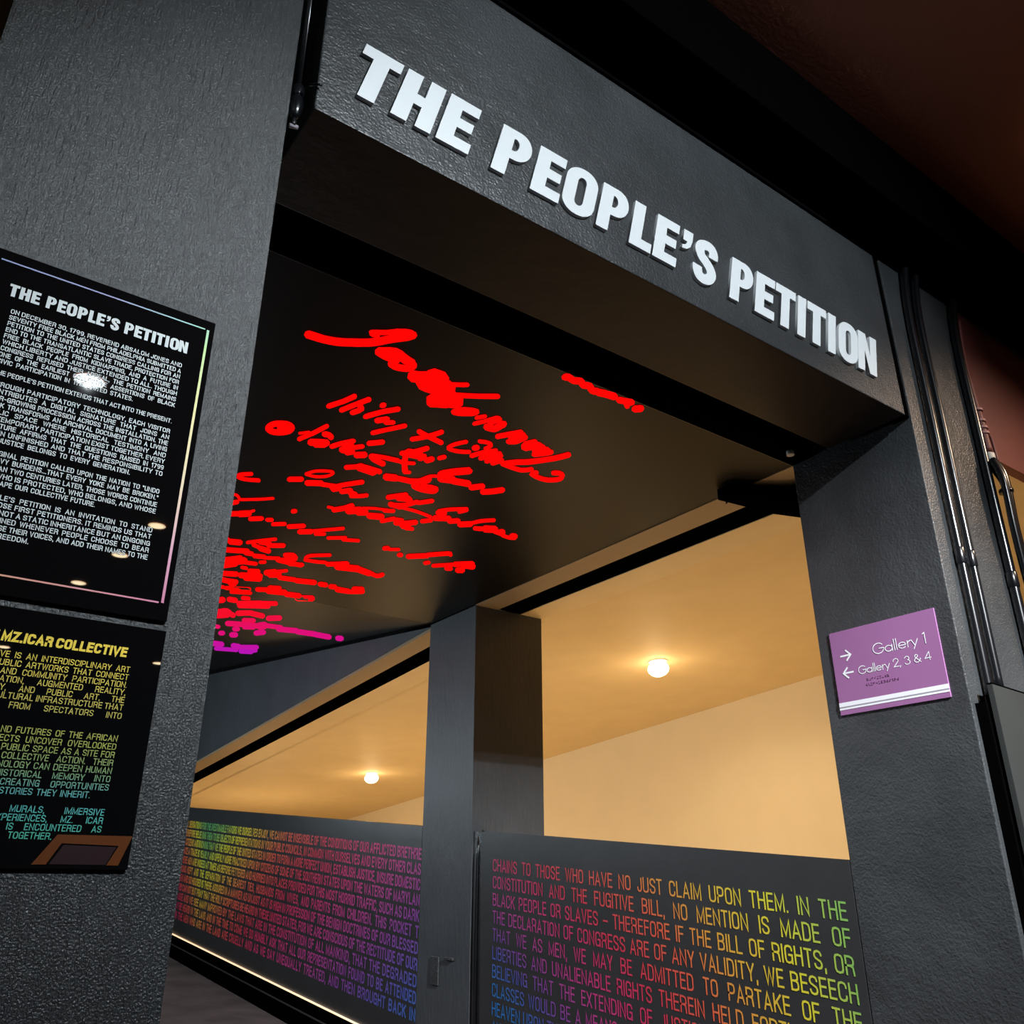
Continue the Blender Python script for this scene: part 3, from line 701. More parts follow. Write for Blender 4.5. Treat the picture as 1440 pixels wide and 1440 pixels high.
"""0|1032 2466 1029 2455 1038 2472 1030 2449 1047 2472 1039 2449 1056 2471 1047 2448 1057 2465 1053 2454
0|1060 2487 1050 2469 1070 2492 1049 2453 1076 2482 1056 2444 1086 2469 1065 2431 1094 2455 1072 2419 1099 2441 1076 2407 1103 2428 1080 2395 1105 2419 1082 2387 1101 2401 1090 2387
0|1101 2470 1088 2446 1115 2478 1088 2426 1131 2463 1103 2410 1147 2447 1119 2395 1145 2426 1133 2403
0|1131 2459 1119 2435 1146 2469 1119 2415 1156 2461 1129 2407 1167 2453 1140 2400 1167 2433 1154 2409
0|1130 2409 1125 2400 1136 2413 1125 2392 1143 2408 1133 2387 1154 2400 1144 2379 1168 2392 1158 2371 1189 2385 1179 2364 1213 2377 1203 2356 1231 2372 1221 2351 1231 2365 1227 2356
0|1175 2463 1165 2440 1190 2473 1165 2423 1209 2464 1185 2414 1229 2455 1204 2405 1229 2438 1218 2415
0|1235 2478 1226 2464 1243 2480 1224 2450 1255 2457 1235 2427 1267 2433 1247 2404 1264 2419 1255 2406
0|1207 2385 1199 2371 1215 2390 1199 2360 1224 2384 1208 2354 1233 2378 1216 2347 1232 2366 1225 2353
0|1157 2291 1148 2276 1167 2295 1146 2261 1173 2287 1152 2254 1181 2276 1160 2243 1189 2266 1167 2233 1195 2257 1174 2224 1201 2249 1180 2216 1206 2243 1184 2210 1204 2229 1194 2214
0|1182 2275 1171 2253 1197 2285 1171 2236 1205 2281 1179 2232 1215 2277 1190 2227 1221 2276 1203 2225 1222 2277 1220 2236 1226 2282 1232 2250 1232 2289 1239 2258 1246 2296 1250 2282
0|1192 2336 1184 2322 1201 2343 1184 2310 1212 2335 1195 2303 1228 2325 1210 2293 1242 2312 1223 2282 1250 2297 1230 2268 1256 2280 1235 2253 1259 2270 1239 2241 1256 2269 1248 2239 1259 2273 1249 2242 1268 2272 1249 2242 1277 2260 1257 2231 1288 2244 1268 2215 1296 2232 1276 2203 1294 2219 1285 2206
0|1184 2329 1177 2312 1195 2340 1180 2302 1215 2341 1199 2303 1235 2342 1219 2304 1238 2332 1230 2314
0|1226 2330 1221 2319 1233 2336 1222 2312 1249 2335 1238 2311 1271 2334 1260 2310 1293 2335 1283 2310 1316 2338 1306 2314 1338 2343 1329 2318 1355 2347 1345 2322 1357 2341 1353 2330
0|1196 2389 1190 2375 1205 2394 1190 2365 1218 2386 1203 2357 1232 2377 1217 2349 1232 2367 1225 2354
0|1349 2302 1338 2282 1362 2310 1338 2268 1373 2305 1348 2263 1384 2300 1359 2258 1383 2286 1372 2266
0|1346 2288 1338 2277 1354 2291 1336 2265 1359 2283 1341 2257 1366 2271 1348 2245 1376 2259 1358 2232 1391 2245 1373 2218 1409 2230 1391 2204 1421 2220 1404 2193 1420 2210 1412 2198
0|1407 2255 1398 2243 1414 2256 1395 2231 1421 2241 1401 2217 1427 2227 1408 2202 1424 2215 1415 2204
0|1364 2348 1353 2329 1378 2357 1352 2313 1399 2344 1373 2301 1421 2332 1394 2288 1420 2316 1408 2296
0|1421 2343 1410 2326 1433 2349 1408 2311 1444 2338 1419 2300 1456 2326 1430 2289 1454 2311 1442 2294
0|1346 2397 1336 2382 1356 2401 1334 2368 1366 2387 1345 2354 1377 2374 1355 2341 1374 2360 1365 2345
0|1465 2348 1452 2329 1479 2355 1450 2312 1493 2342 1464 2298 1508 2328 1479 2285 1505 2311 1492 2292
0|1493 2314 1484 2302 1501 2315 1480 2289 1505 2305 1484 2279 1511 2289 1490 2263 1519 2276 1498 2249 1529 2264 1509 2237 1541 2253 1521 2226 1549 2246 1529 2218 1547 2235 1538 2222
0|1525 2342 1515 2326 1536 2349 1514 2314 1548 2344 1526 2309 1559 2339 1537 2303 1559 2326 1548 2311
0|1555 2332 1539 2308 1574 2343 1538 2288 1591 2334 1554 2279 1608 2325 1571 2270 1606 2305 1589 2281
0|1594 2321 1584 2302 1608 2333 1587 2292 1626 2335 1604 2294 1643 2337 1621 2295 1646 2326 1636 2307
0|1622 2332 1606 2311 1638 2337 1600 2290 1641 2331 1603 2284 1644 2326 1606 2279 1638 2305 1621 2284
0|1638 2334 1631 2320 1649 2344 1633 2313 1658 2345 1641 2314 1670 2347 1653 2316 1681 2347 1662 2316 1691 2345 1670 2314 1698 2341 1677 2310 1703 2339 1682 2308 1702 2328 1692 2314
0|1669 2326 1656 2305 1686 2337 1656 2290 1693 2335 1663 2288 1700 2333 1670 2286 1699 2318 1686 2297
0|1239 2467 1231 2454 1247 2470 1229 2442 1252 2462 1234 2433 1260 2450 1242 2421 1267 2440 1251 2411 1276 2435 1261 2405 1287 2432 1272 2402 1294 2430 1279 2400 1295 2420 1288 2407
0|1277 2462 1268 2443 1289 2471 1268 2429 1295 2468 1274 2427 1305 2465 1283 2423 1315 2458 1292 2418 1326 2447 1302 2407 1338 2433 1313 2394 1346 2424 1321 2385 1343 2408 1332 2390
0|1307 2470 1296 2447 1323 2484 1298 2431 1334 2482 1308 2429 1345 2480 1319 2427 1346 2464 1335 2440
0|1330 2481 1323 2467 1340 2488 1323 2456 1351 2483 1334 2451 1362 2478 1345 2446 1362 2467 1354 2453""",
"""0|741 2563 738 2553 746 2566 738 2544 750 2562 742 2540 755 2557 748 2534 759 2555 755 2533 764 2560 765 2541 771 2570 773 2553 776 2578 779 2562 781 2580 782 2572
0|778 2581 774 2571 783 2585 775 2562 795 2576 787 2553 812 2562 804 2540 829 2549 820 2526 844 2535 835 2513 858 2521 849 2499 868 2511 858 2490 868 2502 863 2493
0|762 2638 755 2623 770 2642 754 2607 778 2627 763 2592 787 2612 771 2578 786 2596 779 2581
0|787 2724 780 2704 797 2732 781 2688 811 2720 795 2676 825 2709 809 2665 825 2692 818 2672
0|817 2706 808 2682 829 2715 809 2662 842 2703 821 2650 854 2691 834 2639 855 2671 846 2647
0|839 2664 834 2655 844 2666 834 2644 849 2655 839 2633 854 2643 844 2622 853 2633 849 2623
0|862 2721 855 2703 871 2728 856 2688 887 2714 871 2674 902 2700 887 2661 903 2685 895 2667
0|911 2693 905 2678 920 2700 906 2665 927 2695 913 2660 934 2690 920 2655 934 2677 928 2661
0|942 2719 936 2703 950 2725 936 2690 967 2711 953 2676 984 2698 969 2663 984 2685 977 2669
0|995 2710 987 2692 1005 2717 987 2677 1025 2698 1007 2658 1045 2679 1027 2639 1045 2663 1037 2646
0|1044 2734 1035 2713 1056 2742 1035 2696 1072 2729 1052 2683 1089 2716 1068 2670 1089 2699 1079 2678
0|1077 2701 1071 2687 1084 2705 1070 2675 1124 2659 1109 2630 1164 2614 1149 2585 1163 2602 1156 2589
0|1098 2716 1092 2702 1106 2722 1092 2691 1120 2712 1106 2681 1133 2702 1119 2671 1133 2691 1127 2677
0|954 2576 947 2560 962 2581 946 2546 966 2576 950 2542 969 2572 953 2538 969 2558 962 2543
0|1151 2725 1144 2711 1159 2730 1144 2699 1184 2710 1169 2679 1210 2690 1194 2659 1209 2678 1202 2664
0|1201 2707 1194 2693 1209 2714 1195 2682 1234 2702 1220 2670 1260 2689 1245 2658 1260 2679 1253 2664
0|1363 2703 1353 2684 1374 2709 1351 2668 1380 2703 1357 2662 1386 2697 1362 2656 1384 2680 1373 2662
0|1384 2696 1377 2683 1392 2702 1376 2672 1406 2691 1390 2662 1421 2681 1404 2651 1420 2670 1413 2657
0|1439 2730 1429 2711 1451 2738 1428 2695 1455 2735 1432 2692 1460 2732 1436 2690 1458 2716 1447 2697
0|1477 2728 1464 2706 1490 2736 1462 2688 1518 2710 1489 2662 1546 2684 1516 2637 1543 2666 1530 2644
0|1528 2667 1517 2649 1540 2674 1514 2633 1556 2656 1530 2615 1579 2631 1553 2591 1596 2614 1570 2574 1600 2613 1583 2572 1583 2595 1605 2601 1583 2596 1609 2610 1596 2615 1607 2621
0|1566 2749 1555 2733 1576 2754 1552 2718 1581 2746 1557 2710 1586 2739 1562 2703 1583 2724 1572 2708
0|1606 2756 1596 2739 1617 2762 1593 2725 1647 2731 1623 2694 1677 2699 1653 2663 1674 2685 1663 2668
0|1666 2698 1651 2674 1682 2707 1648 2655 1708 2684 1674 2632 1735 2661 1700 2610 1731 2641 1716 2618
0|1690 2685 1674 2656 1710 2701 1674 2637 1732 2696 1695 2633 1755 2691 1717 2628 1754 2672 1737 2643
0|1664 2754 1651 2734 1677 2762 1649 2718 1685 2757 1657 2712 1693 2751 1665 2706 1691 2735 1678 2715
0|1710 2748 1693 2722 1727 2759 1690 2702 1736 2753 1699 2695 1745 2747 1707 2689 1741 2726 1725 2700""",
"""0|852 2956 846 2935 862 2966 847 2920 868 2963 853 2917 874 2959 859 2914 875 2944 869 2923
0|877 2970 869 2944 889 2983 871 2925 906 2977 888 2919 923 2971 904 2913 925 2952 917 2926
0|934 2939 928 2924 941 2943 927 2911 948 2932 934 2900 959 2917 945 2884 971 2900 957 2868 985 2882 971 2850 1001 2863 987 2831 1012 2850 998 2818 1011 2837 1005 2823
0|965 2907 959 2886 976 2919 961 2873 995 2917 980 2871 1015 2915 1000 2869 1017 2902 1010 2881
0|1006 2924 998 2904 1016 2933 998 2887 1039 2917 1021 2871 1062 2900 1043 2855 1062 2884 1054 2863
0|954 2939 950 2921 963 2954 954 2913 978 2961 969 2921 993 2969 984 2928 997 2961 993 2943
0|990 2968 983 2942 1003 2985 987 2928 1020 2988 1004 2931 1038 2992 1021 2934 1042 2977 1034 2951
0|884 3062 876 3038 895 3075 878 3020 906 3070 889 3015 922 3064 904 3009 938 3057 920 3002 952 3050 934 2995 966 3043 948 2988 976 3038 957 2984 977 3020 969 2995
0|964 3045 958 3023 975 3058 960 3008 987 3056 971 3006 998 3054 983 3004 1000 3039 993 3017
0|1002 3058 994 3036 1013 3070 996 3020 1031 3064 1013 3014 1049 3057 1031 3008 1050 3041 1042 3019
0|1043 3054 1036 3037 1051 3061 1037 3024 1075 3047 1060 3010 1098 3033 1084 2996 1099 3021 1092 3004
0|1094 2985 1085 2964 1104 2993 1084 2946 1111 2987 1091 2939 1120 2978 1101 2931 1127 2975 1112 2927 1129 2978 1126 2938 1134 2985 1138 2954 1139 2993 1144 2964 1149 3000 1152 2987
0|1088 3045 1081 3022 1099 3060 1083 3009 1109 3061 1093 3010 1124 3063 1108 3012 1141 3064 1124 3013 1161 3064 1143 3013 1183 3064 1165 3013 1198 3064 1180 3013 1200 3050 1192 3027
0|1104 3044 1095 3022 1115 3052 1094 3004 1135 3030 1113 2982 1154 3008 1132 2960 1153 2989 1143 2967
0|1145 3064 1137 3044 1155 3074 1137 3029 1178 3063 1160 3019 1200 3052 1182 3008 1201 3037 1192 3017
0|1174 2967 1165 2956 1179 2964 1160 2939 1179 2956 1160 2930 1179 2946 1161 2915 1184 2934 1167 2900 1201 2918 1185 2883 1224 2900 1208 2865 1240 2887 1224 2852 1240 2874 1232 2858
0|1174 2982 1168 2965 1183 2992 1170 2954 1193 2991 1179 2953 1208 2989 1193 2952 1222 2987 1207 2949 1237 2982 1221 2945 1251 2976 1235 2939 1261 2972 1245 2935 1261 2960 1254 2943
0|1266 2984 1256 2962 1278 2993 1254 2944 1308 2966 1284 2918 1338 2939 1313 2891 1336 2921 1325 2899
0|1307 2992 1294 2964 1322 3004 1293 2942 1341 2991 1311 2929 1360 2977 1330 2915 1359 2955 1345 2927
0|1385 2963 1374 2934 1403 2985 1379 2919 1432 2993 1407 2927 1461 3001 1436 2934 1465 2985 1454 2955
0|1365 2941 1357 2920 1377 2957 1361 2910 1397 2964 1380 2917 1424 2974 1407 2926 1448 2983 1431 2935 1466 2991 1450 2943 1482 2999 1464 2951 1497 3002 1473 2953 1506 2993 1478 2948 1509 2979 1480 2937 1511 2970 1482 2929 1505 2949 1492 2930
0|1306 2991 1291 2958 1324 3008 1292 2935 1364 2995 1332 2922 1404 2982 1371 2910 1405 2959 1390 2926""",
"""0|920 3176 912 3153 930 3183 911 3134 955 3150 936 3101 980 3117 960 3068 979 3097 970 3075
0|932 3209 919 3174 947 3222 919 3145 978 3187 949 3111 1008 3153 979 3078 1008 3123 994 3090
0|984 3149 977 3129 994 3161 979 3115 1021 3154 1007 3108 1049 3147 1034 3102 1051 3133 1044 3113
0|946 3242 936 3216 957 3250 935 3193 974 3226 951 3169 991 3201 968 3144 990 3178 979 3152
0|1048 3112 1041 3095 1056 3118 1040 3081 1063 3111 1048 3073 1070 3104 1055 3066 1070 3089 1063 3073
0|1008 3204 1003 3186 1017 3216 1005 3175 1026 3216 1015 3175 1036 3216 1024 3175 1038 3205 1033 3186
0|966 3329 957 3300 979 3343 959 3280 1007 3330 986 3267 1034 3318 1013 3254 1035 3297 1026 3268
0|1048 3235 1039 3210 1059 3247 1040 3192 1075 3239 1056 3184 1092 3231 1072 3176 1092 3212 1083 3188
0|1037 3309 1026 3277 1051 3325 1027 3254 1086 3307 1062 3237 1122 3289 1096 3219 1122 3265 1111 3234
0|1066 3330 1056 3301 1079 3345 1057 3281 1106 3334 1083 3269 1132 3322 1109 3258 1133 3301 1123 3272
0|1111 3223 1099 3193 1125 3234 1097 3168 1138 3218 1110 3153 1152 3203 1124 3137 1150 3177 1137 3148
0|1137 3181 1129 3163 1145 3187 1128 3148 1161 3168 1144 3130 1177 3150 1160 3111 1176 3135 1168 3117
0|1130 3235 1118 3205 1144 3250 1118 3181 1161 3239 1134 3171 1177 3229 1150 3161 1177 3205 1165 3174
0|1174 3240 1165 3215 1187 3255 1167 3198 1218 3249 1198 3192 1250 3243 1228 3186 1251 3226 1241 3200
0|1244 3238 1233 3209 1259 3253 1234 3190 1295 3242 1269 3179 1331 3232 1305 3168 1332 3211 1320 3183
0|1340 3220 1329 3193 1354 3235 1331 3175 1368 3233 1344 3173 1381 3232 1357 3171 1382 3214 1371 3187
0|1389 3225 1378 3198 1404 3240 1378 3179 1413 3237 1387 3176 1423 3234 1397 3173 1423 3214 1411 3187
0|1415 3224 1407 3204 1426 3236 1408 3192 1455 3235 1437 3191 1484 3234 1466 3190 1485 3222 1477 3202
0|1430 3248 1419 3222 1445 3264 1420 3205 1459 3262 1434 3203 1479 3259 1453 3200 1499 3254 1471 3195 1517 3243 1488 3184 1534 3229 1505 3171 1546 3219 1517 3162 1544 3198 1531 3173
0|1485 3200 1470 3171 1501 3214 1469 3149 1516 3206 1485 3140 1532 3197 1500 3132 1530 3175 1516 3146""",
"""0|982 3389 975 3359 995 3411 981 3346 1002 3415 987 3349 1012 3419 996 3353 1025 3422 1006 3355 1040 3421 1019 3354 1055 3418 1035 3351 1067 3416 1046 3349 1068 3395 1059 3365
0|1039 3431 1030 3404 1051 3446 1032 3386 1060 3443 1041 3383 1070 3440 1050 3380 1071 3422 1062 3394
0|1030 3523 1019 3490 1040 3540 1018 3467 1047 3534 1024 3461 1054 3528 1031 3456 1052 3504 1041 3472
0|1054 3524 1042 3485 1067 3543 1040 3458 1106 3509 1081 3434 1146 3475 1124 3412 1143 3448 1134 3424
0|1159 3442 1148 3415 1172 3458 1148 3394 1189 3444 1166 3383 1207 3432 1184 3372 1207 3411 1197 3384
0|1191 3389 1181 3362 1204 3402 1181 3342 1223 3392 1200 3333 1242 3383 1219 3323 1242 3363 1231 3336
0|1201 3437 1189 3402 1219 3459 1190 3379 1252 3445 1224 3368 1286 3434 1257 3357 1287 3410 1274 3376
0|1096 3584 1085 3549 1107 3601 1083 3525 1142 3574 1116 3499 1176 3547 1150 3473 1173 3523 1162 3489
0.02|1279 3431 1267 3399 1295 3450 1268 3378 1323 3444 1296 3372 1352 3438 1324 3366 1352 3416 1340 3384
0.07|1345 3469 1327 3426 1367 3496 1326 3398 1391 3468 1353 3380 1416 3443 1380 3363 1414 3415 1398 3379""",
"""0.16|1211 3831 1191 3772 1230 3858 1185 3728 1264 3805 1218 3678 1297 3753 1251 3628 1290 3708 1269 3652
0.16|1277 3721 1259 3671 1294 3745 1254 3635 1319 3716 1279 3607 1345 3687 1303 3579 1339 3650 1320 3602
0.2|1231 3878 1213 3825 1248 3904 1208 3787 1298 3845 1257 3730 1347 3787 1305 3674 1341 3748 1322 3697
0.1|1122 3843 1101 3778 1142 3869 1094 3726 1148 3855 1100 3713 1154 3841 1106 3700 1146 3787 1124 3724
0.1|1142 3762 1125 3704 1162 3797 1124 3669 1177 3796 1139 3668 1193 3794 1153 3666 1191 3758 1173 3700
0.07|1175 3668 1162 3627 1190 3691 1159 3599 1202 3684 1171 3592 1214 3678 1183 3586 1211 3649 1197 3607
0.32|1235 4240 1196 4121 1270 4289 1182 4027 1284 4249 1196 3990 1298 4210 1209 3955 1282 4111 1242 3997
0.32|1209 4048 1194 3986 1232 4104 1198 3963 1273 4150 1237 4006 1314 4198 1277 4050 1319 4174 1302 4107
0.32|1293 4086 1270 4020 1313 4116 1263 3970 1335 4077 1284 3933 1357 4039 1306 3897 1349 3988 1326 3924
0.34|1323 4007 1303 3942 1347 4051 1301 3906 1385 4062 1338 3915 1424 4073 1375 3925 1421 4035 1399 3968
0.4|1445 4080 1420 4013 1468 4111 1411 3962 1486 4077 1428 3930 1504 4043 1446 3898 1493 3991 1467 3926
0.44|1381 4248 1359 4185 1401 4280 1353 4140 1420 4259 1372 4120 1440 4238 1391 4100 1433 4192 1411 4130""",
"""0.51|1356 4435 1331 4357 1380 4477 1325 4305 1399 4463 1343 4291 1425 4443 1369 4272 1451 4425 1394 4255 1475 4413 1417 4243 1498 4403 1440 4233 1514 4396 1455 4226 1507 4344 1481 4268
0.53|1509 4390 1469 4288 1539 4426 1451 4203 1545 4394 1457 4174 1550 4363 1463 4145 1530 4274 1491 4177
0.54|1508 4286 1485 4220 1531 4326 1480 4180 1572 4319 1520 4173 1614 4313 1560 4166 1607 4270 1583 4204
0.6|1599 4342 1571 4265 1627 4386 1563 4214 1670 4362 1604 4192 1714 4339 1646 4169 1704 4286 1674 4210
0.65|1694 4318 1664 4241 1724 4365 1657 4193 1773 4358 1704 4185 1823 4351 1752 4178 1813 4300 1781 4222
0.69|1793 4308 1762 4230 1825 4358 1755 4185 1868 4362 1796 4187 1912 4366 1838 4190 1904 4317 1870 4238
0.74|1927 4315 1891 4236 1958 4359 1879 4183 1968 4353 1889 4177 1978 4347 1898 4172 1965 4291 1929 4213
0.56|1459 4466 1442 4416 1475 4491 1437 4381 1495 4469 1457 4359 1515 4447 1477 4338 1509 4411 1492 4362
0.64|1574 4611 1543 4529 1598 4643 1529 4462 1607 4603 1538 4424 1616 4564 1547 4388 1601 4495 1570 4417
0.58|1444 4582 1419 4510 1465 4617 1411 4458 1472 4606 1418 4447 1480 4595 1425 4437 1471 4540 1446 4469
0.65|1438 4803 1413 4725 1460 4841 1405 4668 1466 4832 1411 4659 1472 4822 1417 4651 1463 4763 1438 4686
0.68|1502 4806 1472 4717 1529 4850 1462 4652 1537 4837 1471 4639 1546 4823 1479 4626 1535 4755 1504 4667
0.54|1340 4575 1322 4513 1359 4614 1319 4477 1369 4614 1328 4477 1378 4614 1338 4477 1375 4576 1357 4514""",
"""0.83|1538 5253 1507 5147 1570 5318 1500 5082 1596 5313 1524 5077 1622 5308 1549 5072 1613 5239 1580 5133
0.87|1647 5216 1614 5111 1681 5286 1608 5050 1702 5290 1628 5053 1723 5294 1648 5057 1716 5229 1681 5122
0.88|1702 5257 1670 5163 1730 5303 1658 5096 1766 5242 1693 5038 1801 5181 1728 4981 1787 5113 1754 5023
0.92|1620 5457 1594 5371 1644 5506 1586 5315 1702 5471 1641 5281 1759 5435 1697 5247 1750 5377 1722 5292
0.96|1768 5425 1735 5325 1798 5479 1723 5257 1826 5453 1750 5232 1854 5427 1776 5207 1840 5356 1806 5258
0.95|1815 5339 1790 5271 1834 5365 1777 5215 1838 5336 1782 5187 1842 5307 1786 5160 1829 5250 1804 5184"""]

for rows in SIGNATURES:
    mb = MB()
    mb.nrm = (0, 0, -1)
    for row in rows.strip().split('\n'):
        t, nums = row.split('|')
        v = [int(k) / 1000 for k in nums.split()]
        P = [(v[k], v[k + 1]) for k in range(0, len(v), 2)]
        for k in range(0, len(P) - 2, 2):
            q = [P[k], P[k + 1], P[k + 3], P[k + 2]]
            mb.poly([(x, y, over_z(y) - .0012) for x, y in q], float(t) + 1e-4)
    mb.build('signature_text', 'signature_glow', disp)

# ---------------------------------------------------------------- raised letters on the lintel
def rrect(x0, y0, x1, y1, rx, ry, n=8):
    out = []
    for cx, cy, a in ((x1 - rx, y1 - ry, 0), (x0 + rx, y1 - ry, 90), (x0 + rx, y0 + ry, 180), (x1 - rx, y0 + ry, 270)):
        out += arc(cx, cy, rx, ry, a, a + 90, n)
    return out


def thick(pts, w):
    P = catmull([Vector((a, b, 0)) for a, b in pts], 7)
    L, R = [], []
    for k in range(len(P)):
        d = (P[min(k + 1, len(P) - 1)] - P[max(k - 1, 0)]).normalized()
        n = Vector((-d.y, d.x, 0))
        L.append(P[k] + n * w / 2)
        R.append(P[k] - n * w / 2)
    return [(p.x, p.y) for p in L] + [(p.x, p.y) for p in reversed(R)]


S_, B_ = .245, .20
HEAVY = {
    'T': [[(0, 1), (0, .79), (.17, .79), (.17, 0), (.415, 0), (.415, .79), (.585, .79), (.585, 1)]],
    'H': [[(0, 0), (0, 1), (S_, 1), (S_, .61), (.375, .61), (.375, 1), (.62, 1), (.62, 0), (.375, 0), (.375, .40), (S_, .40), (S_, 0)]],
    'E': [[(0, 0), (0, 1), (.525, 1), (.525, .79), (S_, .79), (S_, .61), (.49, .61), (.49, .41), (S_, .41), (S_, .21), (.54, .21), (.54, 0)]],
    'L': [[(0, 0), (0, 1), (S_, 1), (S_, .21), (.48, .21), (.48, 0)]],
    'I': [[(0, 0), (0, 1), (S_, 1), (S_, 0)]],
    'N': [[(0, 0), (0, 1), (.25, 1), (.41, .47), (.41, 1), (.635, 1), (.635, 0), (.395, 0), (.225, .55), (.225, 0)]],
    'P': [[(0, 0), (0, 1), (.33, 1)] + arc(.33, .69, .26, .31, 85, -85, 12) + [(.33, .38), (S_, .38), (S_, 0)],
          [(S_, .56), (.28, .56)] + arc(.28, .69, .075, .13, -80, 80, 8) + [(.28, .82), (S_, .82)]],
    'O': [rrect(0, -.015, .64, 1.015, .30, .29), rrect(.235, .185, .405, .815, .08, .11)],
    'S': [thick([(.475, .655), (.47, .78), (.40, .885), (.29, .905), (.16, .85), (.125, .73), (.19, .60), (.30, .51), (.42, .40), (.47, .27), (.41, .14), (.29, .095), (.17, .14), (.115, .26), (.115, .345)], .225)],
    "'": [[(0, .74), (0, 1), (.225, 1), (.225, .78), (.19, .64), (.11, .56), (0, .535), (0, .62), (.08, .66), (.105, .74)]],
}


def heavy_mesh(name, glyphs, base, cap, wide, y, material, parent):
    """Flat heavy capitals printed on a board, as one mesh."""
    cu = bpy.data.curves.new('outline', 'CURVE')
    cu.dimensions, cu.fill_mode = '2D', 'BOTH'
    for c, x in glyphs:
        for loop in HEAVY[c]:
            sp = cu.splines.new('POLY')
            sp.points.add(len(loop) - 1)
            for k, (a, b) in enumerate(loop):
                sp.points[k].co = ((x + a * cap * wide) * U, b * cap * U, 0, 1)
            sp.use_cyclic_u = True
    tmp = bpy.data.objects.new('outline', cu)
    me = bpy.data.meshes.new_from_object(tmp)
    bpy.data.objects.remove(tmp)
    me.transform(Matrix.Rotation(math.pi / 2, 4, 'X'))
    me.materials.clear()
    me.materials.append(MATS[material])
    me.name = name
    o = bpy.data.objects.new(name, me)
    COL.objects.link(o)
    o.parent = parent
    o.location = W(0, y, base) - parent.location
    return o


LETTERS = [('T', .379), ('H', .462), ('E', .551), ('P', .668), ('E', .757), ('O', .829), ('P', .920), ('L', 1.0085), ('E', 1.0745), ("'", 1.154), ('S', 1.191),
           ('P', 1.311), ('E', 1.396), ('T', 1.4655), ('I', 1.549), ('T', 1.5855), ('I', 1.668), ('O', 1.711), ('N', 1.793)]
ORD = ['first', 'second', 'third', 'fourth', 'fifth', 'sixth', 'seventh', 'eighth', 'ninth']
CAP, ZB, DEPTH, SLANT = .126, 1.2045, .0075, .24
WORDS = ['THE'] * 3 + ["PEOPLE'S"] * 8 + ['PETITION'] * 8
NTH = [0, 1, 2] + [0, 1, 2, 3, 4, 5, 6, 7] + list(range(8))
for (ch, x0), word, nth in zip(LETTERS, WORDS, NTH):
    cu = bpy.data.curves.new('outline', 'CURVE')
    cu.dimensions, cu.fill_mode = '2D', 'BOTH'
    cu.extrude = DEPTH * U / 2
    for loop in HEAVY[ch]:
        sp = cu.splines.new('POLY')
        sp.points.add(len(loop) - 1)
        for k, (a, b) in enumerate(loop):
            sp.points[k].co = ((a + SLANT * b) * CAP * U, b * CAP * U, 0, 1)
        sp.use_cyclic_u = True
    tmp = bpy.data.objects.new('outline', cu)
    me = bpy.data.meshes.new_from_object(tmp)
    bpy.data.objects.remove(tmp)
    me.transform(Matrix.Rotation(math.pi / 2, 4, 'X'))
    me.materials.clear()
    me.materials.append(MATS['white_acrylic'])
    me.name = 'raised_letter'
    o = bpy.data.objects.new('raised_letter', me)
    COL.objects.link(o)
    o.location = W(x0, 1.0 - DEPTH / 2 - .0006, ZB)
    what = 'apostrophe' if ch == "'" else 'letter ' + ch
    tag(o, 'white raised %s, %s character of the word %s on the charcoal lintel' % (what, ORD[nth], word), 'letter', 'white raised letters of the big sign')

# ---------------------------------------------------------------- posters on the left wall
def on_front(y):
    return lambda a, b: (a, y, b)


T_ = .006
poster = thing('wall_poster', (.11, 1.0, .276), 'upper glossy black poster with white text and thin rainbow outline', 'poster', 'black posters on the left wall')
MB().box(-.021, .2385, 1.0 - T_, .9995, .276, .681).build('board', 'poster_black', poster, bevel=.0015)
mb = MB()
xa, xb, za, zb, w_ = -.0085, .2262, .2965, .6665, .0019
yb = 1.0 - T_ - .0006
for k in range(24):
    a, b = xa + (xb - xa) * k / 24, xa + (xb - xa) * (k + 1) / 24
    mb.poly([(a, yb, zb - w_ / 2), (b, yb, zb - w_ / 2), (b, yb, zb + w_ / 2), (a, yb, zb + w_ / 2)], lambda p: .001 + .38 * (p[0] - xa) / (xb - xa))
    mb.poly([(a, yb, za - w_ / 2), (b, yb, za - w_ / 2), (b, yb, za + w_ / 2), (a, yb, za + w_ / 2)], lambda p: 1.0 - .12 * (p[0] - xa) / (xb - xa))
    a, b = zb - (zb - za) * k / 24, zb - (zb - za) * (k + 1) / 24
    mb.poly([(xb + .0025, yb, a), (xb + .0055, yb, a), (xb + .0055, yb, b), (xb + .0025, yb, b)], lambda p: .38 + .50 * (zb - p[2]) / (zb - za))
    mb.poly([(xa - .002, yb, a), (xa - .006, yb, a), (xa - .006, yb, b), (xa - .002, yb, b)], lambda p: .30 * (zb - p[2]) / (zb - za) + .001)
mb.build('rainbow_outline', 'poster_border', poster)
k_ = (.2092 - .0070) / (1.793 + .08 - .379)
heavy_mesh('title', [(c, .0070 + (x - .379) * k_) for c, x in LETTERS], .6220, .0165, .126 * k_ / .0165, yb, 'white_ink', poster)
